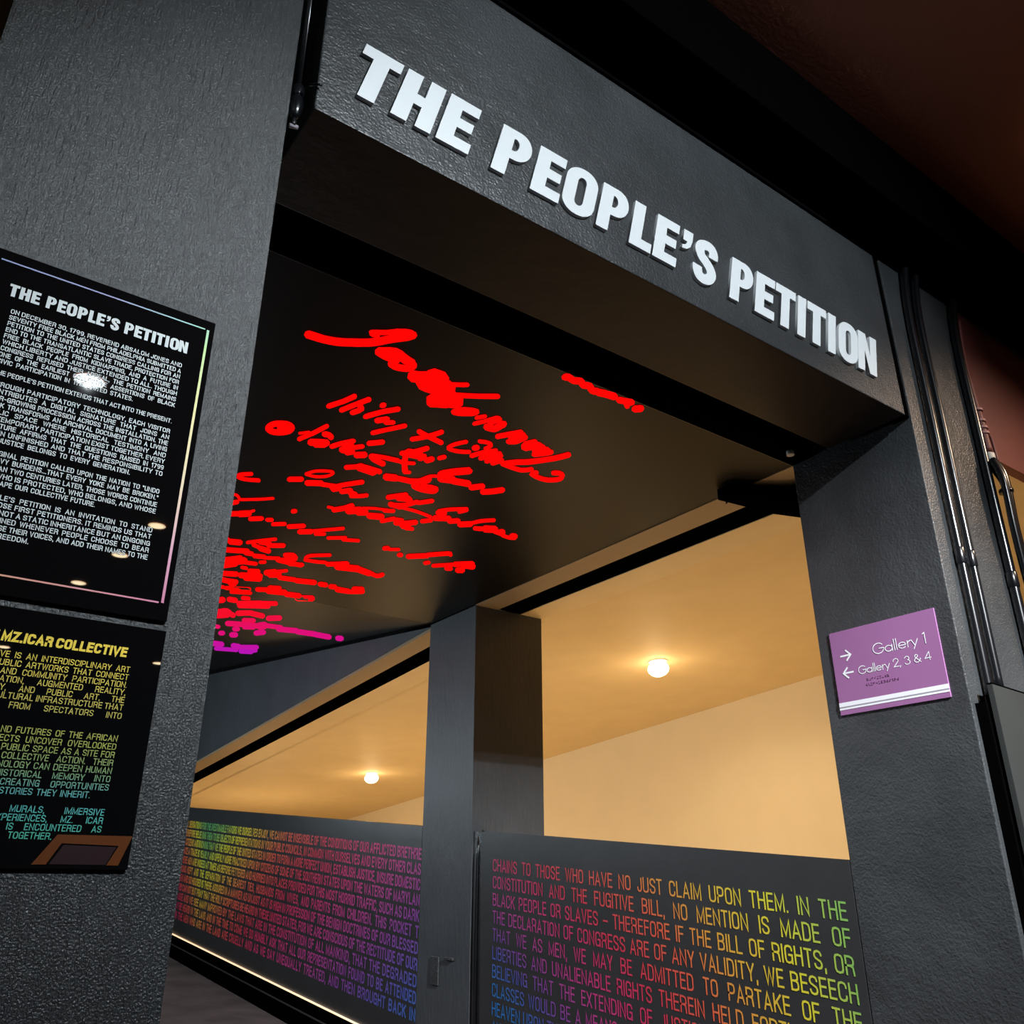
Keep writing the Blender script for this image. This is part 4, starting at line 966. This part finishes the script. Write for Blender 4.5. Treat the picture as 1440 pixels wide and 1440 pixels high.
P1 = [(.6005, 'ON DECEMBER 30, 1799, REVEREND ABSALOM JONES AND', 0), (.5923, 'SEVENTY FREE BLACK MEN FROM PHILADELPHIA SUBMITTED A', 0),
      (.5841, 'PETITION TO THE UNITED STATES CONGRESS CALLING FOR AN', 0), (.5759, 'END TO THE TRANSATLANTIC SLAVE TRADE, PROTECTION FOR', 0),
      (.5677, 'FREE BLACK PEOPLE FROM KIDNAPPING, AND A FUTURE IN', 0), (.5595, 'WHICH LIBERTY AND JUSTICE EXTENDED TO ALL. THOUGH', 0),
      (.5513, 'CONGRESS REFUSED THEIR APPEAL, THE PETITION REMAINS', 0), (.5431, 'ONE OF THE EARLIEST COLLECTIVE ASSERTIONS OF BLACK', 0),
      (.5349, 'CIVIC PARTICIPATION IN THE UNITED STATES.', .158), (.5205, "THE PEOPLE'S PETITION EXTENDS THAT ACT INTO THE PRESENT.", 0),
      (.5065, 'THROUGH PARTICIPATORY TECHNOLOGY, EACH VISITOR', 0), (.4983, 'CONTRIBUTES A DIGITAL SIGNATURE THAT JOINS AN', 0),
      (.4901, 'EVER-GROWING PROCESSION ACROSS THE INSTALLATION. THE', 0), (.4819, 'WORK TRANSFORMS AN ARCHIVAL DOCUMENT INTO A LIVING', 0),
      (.4737, 'PUBLIC SPACE WHERE HISTORICAL TESTIMONY AND', 0), (.4655, 'CONTEMPORARY PARTICIPATION EXIST TOGETHER. EVERY', 0),
      (.4573, 'SIGNATURE AFFIRMS THAT THE QUESTIONS RAISED IN 1799', 0), (.4491, 'REMAIN UNFINISHED AND THAT THE RESPONSIBILITY TO', 0),
      (.4409, 'MAKE JUSTICE BELONGS TO EVERY GENERATION.', .1705), (.4260, 'THE ORIGINAL PETITION CALLED UPON THE NATION TO "UNDO', 0),
      (.4178, 'THE HEAVY BURDENS...THAT EVERY YOKE MAY BE BROKEN."', 0), (.4090, 'MORE THAN TWO CENTURIES LATER, THOSE WORDS CONTINUE', 0),
      (.4005, 'TO ASK WHO IS PROTECTED, WHO BELONGS, AND WHOSE', 0), (.3923, 'HANDS SHAPE OUR COLLECTIVE FUTURE.', .1414),
      (.3769, "THE PEOPLE'S PETITION IS AN INVITATION TO STAND", 0), (.3687, 'BESIDE THOSE FIRST PETITIONERS. IT REMINDS US THAT', 0),
      (.3602, 'LIBERTY IS NOT A STATIC INHERITANCE BUT AN ONGOING', 0), (.3520, 'ACT SUSTAINED WHENEVER PEOPLE CHOOSE TO BEAR', 0),
      (.3435, 'WITNESS, RAISE THEIR VOICES, AND ADD THEIR NAMES TO THE', 0), (.3350, 'CAUSE OF FREEDOM.', .0858)]
mb = MB()
for z, s, e in P1:
    set_line(mb, s, .0142, e or .2060, z - .0004, .0060, .155, on_front(yb), gap=.095)
mb.build('body_text', 'white_ink', poster)

poster = thing('wall_poster', (.11, 1.0, .017), 'lower glossy black poster with yellow to teal text and orange frame shape', 'poster', 'black posters on the left wall')
MB().box(-.021, .2400, 1.0 - T_, .9995, .0175, .2655).build('board', 'poster_black', poster, bevel=.0015)
fade = lambda p: min(1, max(.001, (.242 - p[2]) / .2))
mb = MB()
set_line(mb, 'ABOUT THE MZ.ICAR COLLECTIVE', .014, .2024, .2298, .0108, .225, on_front(yb), t=.001, gap=.07, space=.22, slant=.08)
mb.build('title', 'poster_yellow', poster)
P2 = [(.2143, 'MZ. ICAR COLLECTIVE IS AN INTERDISCIPLINARY ART', 0), (.2060, 'GROUP CREATING PUBLIC ARTWORKS THAT CONNECT', 0), (.1978, 'HISTORY, MEMORY, AND COMMUNITY PARTICIPATION.', 0),
      (.1898, 'THROUGH INSTALLATION, AUGMENTED REALITY,', 0), (.1816, 'FILM, PHOTOGRAPHY, AND PUBLIC ART, THE', 0), (.1737, 'COLLECTIVE BUILDS CULTURAL INFRASTRUCTURE THAT', 0),
      (.1648, 'MOVES AUDIENCES FROM SPECTATORS INTO', 0), (.1566, 'PARTICIPANTS.', .064), (.1414, 'ROOTED IN HISTORIES AND FUTURES OF THE AFRICAN', 0),
      (.1330, 'DIASPORA, THEIR PROJECTS UNCOVER OVERLOOKED', 0), (.1248, 'STORIES AND CLAIM THE PUBLIC SPACE AS A SITE FOR', 0), (.1168, 'DIALOGUE, CARE, AND COLLECTIVE ACTION. THEIR', 0),
      (.1088, 'WORK SHOWS HOW TECHNOLOGY CAN DEEPEN HUMAN', 0), (.1006, 'BONDS AND CARRY HISTORICAL MEMORY INTO', 0), (.0924, 'THE PRESENT WHILE CREATING OPPORTUNITIES', 0),
      (.0842, 'FOR MANY TO SHARE THE STORIES THEY INHERIT.', .1921), (.0682, 'WITH INSTALLATIONS, MURALS, IMMERSIVE', 0), (.0602, 'AND PARTICIPATORY EXPERIENCES, MZ. ICAR', 0),
      (.0521, 'ASKS HOW THE STORY IS ENCOUNTERED AS', 0), (.0442, 'SOMETHING WE WRITE TOGETHER.', .1643)]
mb = MB()
for z, s, e in P2:
    set_line(mb, s, .0142, e or .2084, z - .0004, .0064, .13, on_front(yb), t=fade, gap=.09, slant=.05)
mb.build('body_text', 'poster_yellow', poster)
mb = MB()  # flat orange frame and plum patch laid over the poster board
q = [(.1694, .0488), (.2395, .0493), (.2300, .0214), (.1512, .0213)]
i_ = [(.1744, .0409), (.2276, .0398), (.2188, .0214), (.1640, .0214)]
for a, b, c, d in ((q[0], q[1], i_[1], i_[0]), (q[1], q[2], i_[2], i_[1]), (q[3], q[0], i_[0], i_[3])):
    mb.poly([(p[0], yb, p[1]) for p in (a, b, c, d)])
mb.build('orange_frame', 'poster_orange', poster)
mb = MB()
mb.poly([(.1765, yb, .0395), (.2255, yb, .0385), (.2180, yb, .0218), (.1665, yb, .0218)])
mb.build('plum_patch', 'poster_plum', poster)

# ---------------------------------------------------------------- purple gallery sign on the right pillar
XS = 2.02 - .0046
sign = thing('gallery_sign', (2.02, 1.19, .411), 'purple gallery direction sign with white arrows on the charcoal right pillar', 'sign')
MB().box(2.02 - .004, 2.0199, 1.041, 1.337, .411, .628).build('board', 'sign_purple', sign, bevel=.001)
side = lambda a, b: (XS, -a, b)
mb = MB()
set_geo(mb, 'Gallery 1', -1.2167, -1.0690, .5475, .0262, .085, side)
set_geo(mb, 'Gallery 2, 3 & 4', -1.2660, -1.0680, .5060, .0198, .095, side)
mb.build('lettering', 'sign_white', sign)
for y0, y1, z, d in ((-1.3125, -1.2815, .5612, 1), (-1.2805, -1.3105, .5160, -1)):
    mb = MB()
    ribbon(mb, [(y0, z), (y1 - d * .003, z)], .0022, side, 0.0, cap=False)
    ribbon(mb, [(y1 - d * .0125, z + .0125), (y1, z), (y1 - d * .0125, z - .0125)], .0022, side, 0.0)
    mb.build('arrow', 'sign_white', sign)
MB().box(XS, XS + .0006, 1.0412, 1.3368, .4322, .4425).build('stripe', 'sign_white', sign)
MB().box(XS, XS + .0006, 1.0412, 1.3368, .4285, .4322).build('stripe', 'sign_grey', sign)
MB().box(XS, XS + .0006, 1.0412, 1.3368, .4240, .4285).build('stripe', 'sign_white', sign)
mb = MB()
for r, (ya, n) in enumerate(((-1.245, 9), (-1.25, 13))):
    for k in range(n):
        for j in range(3):
            for i in range(2):
                if random.random() < .55:
                    a, b = ya + k * .0072 + i * .0024, .492 - r * .013 - j * .0024
                    mb.box(XS - .0004, XS + .0006, -a - .0007, -a + .0007, b - .0007, b + .0007)
mb.build('braille', 'sign_dark', sign)

# ---------------------------------------------------------------- rainbow lettered panels
near = thing('lettered_panel', (2.02, 2.2, -.84), 'near dark panel with large rainbow text between the post and the right pillar', 'panel', 'rainbow lettered panels')
top = [(1.378, FLOOR_Z), (2.995, FLOOR_Z), (2.995, ramp_top(2.995) - .05)]
top += [(2.995 - .035 * (1 - math.cos(a)), ramp_top(2.96) - .047 + .047 * math.sin(a)) for a in [k * math.pi / 16 for k in range(1, 9)]]
top += [(1.378, ramp_top(1.378))]
MB().yz(top, 2.02, 2.026).build('board', 'panel_black', near)
SLP = .0885


def on_ramp(x):
    return lambda a, b: (x, -a, b + SLP * (-a - 1.4))


NEAR = ['CHAINS TO THOSE WHO HAVE NO JUST CLAIM UPON THEM. IN THE', 'CONSTITUTION AND THE FUGITIVE BILL, NO MENTION IS MADE OF',
        'BLACK PEOPLE OR SLAVES _ THEREFORE IF THE BILL OF RIGHTS, OR', 'THE DECLARATION OF CONGRESS ARE OF ANY VALIDITY, WE BESEECH',
        'THAT WE AS MEN, WE MAY BE ADMITTED TO PARTAKE OF THE', 'LIBERTIES AND UNALIENABLE RIGHTS THEREIN HELD FORTH, FIRMLY',
        'BELIEVING THAT THE EXTENDING OF JUSTICE AND EQUITY TO ALL', 'CLASSES WOULD BE A MEANS OF DRAWING DOWN THE BLESSING OF',
        'HEAVEN UPON THIS LAND, FOR THE PEACE AND PROSPERITY OF WHICH', 'AND THE REAL HAPPINESS OF EVERY MEMBER OF THE COMMUNITY']


def near_t(p):
    dy, dz = max(0, p[1] - 1.32), max(0, -.02 + SLP * (p[1] - 1.4) - p[2])
    return min(1, .055 + dy * (1.13 + 2.7 * dz) / 3.85)


mb = MB()
for k, s in enumerate(NEAR):
    set_line(mb, s, -2.915, -1.403, -.072 - .0592 * k, .0435, .115, on_ramp(2.0192), t=near_t, gap=.105, space=.28)
mb.build('lettering', 'rainbow_vinyl_bright', near)

FAR = ['FUL SENSATIONS FOR THE INESTIMABLE FAVORS WE OURSELVES ENJOY, WE CANNOT BE INSENSIBLE OF THE CONDITIONS OF OUR AFFLICTED BRETHRE',
       'THEREFORE BELIEVING THEM TO BE OBJECTS OF REPRESENTATIONS IN YOUR PUBLIC COUNCILS, IN COMMON WITH OURSELVES AND EVERY OTHER CLAS',
       'OF CITIZENS AND KNOWING THAT WE THE PEOPLE OF THE UNITED STATES IN ORDER TO FORM A MORE PERFECT UNION, ESTABLISH JUSTICE, INSURE DOMESTIC',
       'PEACE A TRADE IS YEARLY AND OPENLY MORE PRACTICED UPON BY CITIZENS OF SOME OF THE SOUTHERN STATES UPON THE WATERS OF MARYLAN',
       'WHERE MEN ARE INDEED AT TIMES AS BEFORE FETTERED AND HURRIED INTO PLACES PROVIDED FOR THIS MOST HORRID TRAFFIC, SUCH AS DARK',
       'ROOMS KEPT AND THE SEPARATION OF THE DEAREST TIES, HUSBANDS FROM WIVES, AND PARENTS FROM CHILDREN. THIS POCKET T',
       'THEN AND SO HOUSED IS THERE ASSURED IN A MANNER AS UNJUST AS IT IS HIGH IN PROFESSION OF THE BENIGN DOCTRINES OF OUR BLESSED',
       'LORD CAN NOT BUT PRAY THAT THE HOLY SCRIPTURES BE HEARD IN THESE UNITED STATES, FOR WE ARE CONSCIOUS OF THE RECTITUDE OF OUR',
       'CAUSE AND WE SEE MANY IMPROVED BY THE LAWS THAT ARE IN THE CONSTITUTION OF ALL MANKIND, THAT THE DEGRADED',
       'MAY BE HEARD IN THE LAND AND IN THE TIME TO COME WE DO HUMBLY ASK THAT ALL OUR REPRESENTATION FOUND TO BE ATTENDED',
       'FOR THE MEN WHO ARE IN THE LAND ARE CRUELLY AND AS WE SAY UNEQUALLY TREATED, AND THEN BROUGHT BACK IN']


def far_t(p):
    dy, dz = p[1] - 6.35, max(0, .155 + SLP * (p[1] - 3.44) - p[2])
    a = -dy * 1.0 if dy < 0 else dy * 2.3
    return min(1, .01 + (a + 1.9 * dz) / 4.4)


far = thing('wall_text', (2.0195, 5.1, -.4), 'long block of small rainbow text along the far parapet left of the post', 'lettering', 'rainbow lettered panels')
for k, s in enumerate(FAR):
    mb = MB()
    set_line(mb, s, -6.90, -3.452, -.072 - .0600 * k + .003, .0470, .17, on_ramp(2.0192), t=far_t, gap=.10, space=.26)
    mb.build('lettering', 'rainbow_vinyl', far)

# ---------------------------------------------------------------- conduits, cables and fittings
def conduit(label, pts, r, couplers):
    o = thing('conduit', pts[-1], label, 'pipe', 'black conduits on the right pillar')
    MB().tube(catmull(pts, 8), r, 16).build('pipe', 'conduit_black', o, smooth=True)
    for z in couplers:
        a = next((p for p in catmull(pts, 30) if p.z <= z), None)
        MB().tube([(a.x, a.y, z - .022), (a.x, a.y, z - .019), (a.x, a.y, z + .019), (a.x, a.y, z + .022)], [r * 1.03, r * 1.16, r * 1.16, r * 1.03], 16).build('coupler', 'conduit_black', o, smooth=True)
    return o


conduit('left one of the paired glossy black conduits on the right pillar', [(2.135, .975, 1.72), (2.112, .984, 1.60), (2.099, .986, 1.46), (2.098, .986, 1.2), (2.094, .986, .9), (2.088, .986, .394)], .0108, (.762,))
conduit('right one of the paired glossy black conduits on the right pillar', [(2.190, .975, 1.72), (2.168, .984, 1.60), (2.154, .986, 1.46), (2.152, .986, 1.2), (2.148, .986, .9), (2.142, .986, .425)], .0100, (.765,))
conduit('single glossy black conduit at the far edge of the right pillar', [(2.40, .975, 1.72), (2.366, .984, 1.58), (2.353, .986, 1.42), (2.352, .986, 1.2), (2.348, .986, .9), (2.344, .986, .5), (2.342, .986, -.2), (2.342, .986, -.839)], .0125, (.75,))
cover = thing('conduit_cover', (2.09, .985, -.84), 'black boxed cover below the paired conduits on the right pillar', 'cover')
MB().box(2.036, 2.125, .975, .9995, FLOOR_Z, .392).build('housing', 'void_black', cover)
MB().box(2.098, 2.106, .972, .976, FLOOR_Z, .42).build('seam_reflection', 'board_grey', cover)  # grey strip along the seam stands in for the edge reflection
board = thing('grey_board', (2.0, .9, -.84), 'plain grey board standing in front of the right pillar at the frame edge', 'board')
cx, cy = 2.139 * .955, .955
cz = .45 * .955
MB().prism([(cx, cy, FLOOR_Z), (cx + .24, cy + .015, FLOOR_Z), (cx + .24, cy + .015, cz), (cx, cy, cz)],
           [(cx, cy + .012, FLOOR_Z), (cx + .24, cy + .027, FLOOR_Z), (cx + .24, cy + .027, cz), (cx, cy + .012, cz)]).build('sheet', 'board_grey', board)
MB().prism([(cx, cy, cz), (cx + .24, cy + .015, cz), (cx + .24, cy + .015, cz + .004), (cx, cy, cz + .004)],
           [(cx, cy + .012, cz), (cx + .24, cy + .027, cz), (cx + .24, cy + .027, cz + .004), (cx, cy + .012, cz + .004)]).build('edge', 'void_black', board)

cables = thing('cable_bundle', (2.39, .97, .6), 'bundle of loose black cables bulging beside the single conduit', 'cable')
for pts, r in (([(2.358, .968, 1.098), (2.367, .955, 1.058), (2.367, .953, .995), (2.368, .957, .92), (2.374, .960, .84), (2.384, .963, .74), (2.394, .965, .60), (2.396, .965, .50), (2.396, .968, -.3), (2.396, .968, -.838)], .0125),
               ([(2.350, .965, 1.10), (2.350, .950, 1.04), (2.351, .950, .98), (2.353, .953, .90), (2.359, .956, .82), (2.370, .960, .70), (2.376, .962, .5), (2.374, .964, -.3), (2.374, .964, -.838)], .0095),
               ([(2.350, .985, 1.11), (2.378, .965, 1.05), (2.383, .960, .99), (2.384, .962, .92), (2.396, .966, .85), (2.412, .970, .76), (2.420, .970, .6), (2.422, .970, -.2), (2.422, .970, -.838)], .010)):
    MB().tube(catmull(pts, 6), r, 10).build('cable', 'conduit_black', cables, smooth=True)
MB().tube([(2.367, .956, 1.008), (2.367, .956, .998)], .0185, 14).build('cable_tie', 'black_metal', cables, smooth=True)

mc = thing('maroon_conduit', (2.38, .985, 1.12), 'slim maroon conduit with pale rings beside the single black conduit', 'pipe')
MB().tube(catmull([(2.402, .985, 1.60), (2.380, .985, 1.49), (2.370, .985, 1.37), (2.378, .985, 1.26), (2.384, .985, 1.14)], 6), [.007] * 12 + [.010] * 6 + [.013] * 7, 12).build('pipe', 'maroon_paint', mc, smooth=True)
for x, z in ((2.376, 1.273), (2.379, 1.238), (2.381, 1.216), (2.383, 1.199)):
    MB().tube([(x, .985, z - .004), (x, .985, z + .004)], .0165, 14).build('ring', 'ring_pink', mc, smooth=True)
MB().tube([(2.385, .985, 1.108), (2.385, .985, 1.112), (2.384, .985, 1.134), (2.384, .985, 1.138)], [.010, .0155, .0155, .010], 14).build('end_cap', 'cap_white', mc, smooth=True)
MB().tube(catmull([(2.390, .98, 1.205), (2.412, .98, 1.195), (2.418, .98, 1.16), (2.420, .98, 1.122)], 6), .004, 8).build('wire', 'maroon_paint', mc, smooth=True)

drop = thing('sprinkler_drop', (.318, 1.03, 1.09), 'black sprinkler pipe dropping through the gap left of the lintel', 'pipe')
MB().tube([(.322, 1.06, 1.90), (.322, 1.05, 1.19)], .0065, 14).build('pipe', 'conduit_black', drop, smooth=True)
MB().tube([(.317, 1.035, 1.205), (.317, 1.035, 1.20), (.317, 1.035, 1.185), (.317, 1.035, 1.18)], [.008, .010, .010, .008], 14).build('coupler', 'conduit_black', drop, smooth=True)
MB().tube([(.316, 1.03, 1.178), (.316, 1.03, 1.17), (.315, 1.03, 1.15), (.315, 1.03, 1.135), (.315, 1.03, 1.128)], [.006, .010, .0115, .008, .003], 14).build('elbow', 'conduit_black', drop, smooth=True)
MB().tube([(.315, 1.03, 1.128), (.315, 1.03, 1.112)], .004, 10).build('nozzle', 'black_metal', drop, smooth=True)
MB().tube([(.308, 1.03, 1.110), (.322, 1.03, 1.114)], .0035, 8).build('deflector', 'sign_grey', drop, smooth=True)
MB().tube([(.322, 1.012, 1.19), (.334, .996, 1.186), (.340, .992, 1.184)], .0022, 8).build('set_screw', 'black_metal', drop, smooth=True)

arm = thing('grille_bracket', (2.07, 1.5, 1.09), 'black bracket arm hanging under the soffit beside the right pillar', 'bracket')
MB().prism([(1.962, 1.618, 1.148), (1.962, 1.548, 1.148), (2.036, 1.512, 1.142), (2.10, 1.47, 1.140), (2.16, 1.40, 1.140), (2.24, 1.40, 1.140), (2.262, 1.54, 1.140), (2.17, 1.575, 1.140), (2.05, 1.60, 1.144)],
           [(1.962, 1.618, 1.112), (1.962, 1.548, 1.112), (2.036, 1.512, 1.106), (2.10, 1.47, 1.098), (2.16, 1.40, 1.096), (2.24, 1.40, 1.096), (2.262, 1.54, 1.100), (2.17, 1.575, 1.102), (2.05, 1.60, 1.108)]).build('arm_plate', 'void_black', arm)
MB().tube([(1.985, 1.605, 1.112), (1.985, 1.605, 1.100)], .003, 8).build('screw', 'black_metal', arm, smooth=True)

tag(MB().tube([(1.932, 1.318, 1.134), (1.932, 1.318, 1.146)], .011, 14).build('ceiling_button', 'cap_white', smooth=True),
    'small pale round button under the dark slot by the right pillar', 'button')

latch = thing('post_latch', (2.02, 3.27, -.3), 'small dark metal latch plates screwed to the post', 'latch')
MB().box(2.0135, 2.0199, 3.281, 3.338, -.346, -.246).build('upright_plate', 'charcoal', latch, bevel=.002)
MB().box(2.0105, 2.0199, 3.176, 3.232, -.254, -.244).build('cross_plate', 'charcoal', latch, bevel=.002)
tag(MB().tube([(2.022, 3.032, FLOOR_Z), (2.022, 3.030, -.2), (2.024, 3.028, .12), (2.032, 3.03, .19), (2.06, 3.045, .21)], .006, 8).build('edge_cable', 'conduit_black', smooth=True),
    'thin dark cable running up the gap between post and near panel', 'cable')

# ---------------------------------------------------------------- lamps
def downlight(x, y, z, slope, r, glow, label, group, dome=.004):
    o = thing('downlight', (x, y, z), label, 'lamp', group)
    n = 28
    ring = lambda rr, dz: [(x + rr * math.cos(2 * math.pi * k / n), y + rr * math.sin(2 * math.pi * k / n), z + slope * rr * math.sin(2 * math.pi * k / n) + dz) for k in range(n)]
    mb = MB()
    prev = ring(r * .45, -.0005)
    for q in (-.55, -.25, 0, .25, .5, .75, .96):
        cur = ring(r * math.cos(q * math.pi / 2), -.001 - dome * (.5 + .5 * math.sin(q * math.pi / 2)))
        for k in range(n):
            j = (k + 1) % n
            mb.poly([prev[k], prev[j], cur[j], cur[k]])
        prev = cur
    mb.poly(prev)
    mb.build('lens', glow, o)
    mb = MB()
    a, b, c = ring(r * .95, -.0005), ring(r * .90, -.004), ring(r * .5, -.004)
    for k in range(n):
        j = (k + 1) % n
        mb.poly([a[k], a[j], b[j], b[k]])
        mb.poly([b[k], b[j], c[j], c[k]])
    mb.build('trim_ring', 'white_trim', o)
    return o


for (x, y), lab in zip(REAR_LAMPS, ('round glowing downlight in the amber ceiling right of the post', 'round glowing downlight in the amber ceiling left of the post')):
    downlight(x, y, rear_z(y), -.0737, .058, 'lamp_warm', lab, 'round lamps in the amber ceiling', .082)  # deep lens shape stands in for the bloom around each lamp
HALL_LAB = ['nearest warm downlight of the row behind the camera, mirrored beside the upper poster text', 'second warm downlight of the row behind the camera, mirrored in the upper poster',
            'third warm downlight of the row behind the camera, mirrored by the poster outline', 'far warm round downlight mirrored at the lower poster title',
            'far warm round downlight mirrored at the lower poster edge']
for (x, y), lab in zip(HALL_LAMPS, HALL_LAB):
    downlight(x, y, CEIL_Z, 0, .046, 'lamp_hall', lab, 'warm lamps in the hall ceiling')
for (x, y, z), lab in ((SPOT_A, 'cool white ceiling spotlight mirrored in the upper poster'), (SPOT_B, 'cool white ceiling spotlight aimed at the big raised letters'),
                    (SPOT_C, 'cool white ceiling spotlight aimed at the right pillar reveal and purple sign')):
    downlight(x, y, z, 0, .056, 'lamp_cool', lab, 'cool spotlights in the hall ceiling')
downlight(*SPOT_D, 0, .050, 'lamp_hall', 'warm ceiling downlight over the maroon header at far right', 'warm lamps in the hall ceiling')
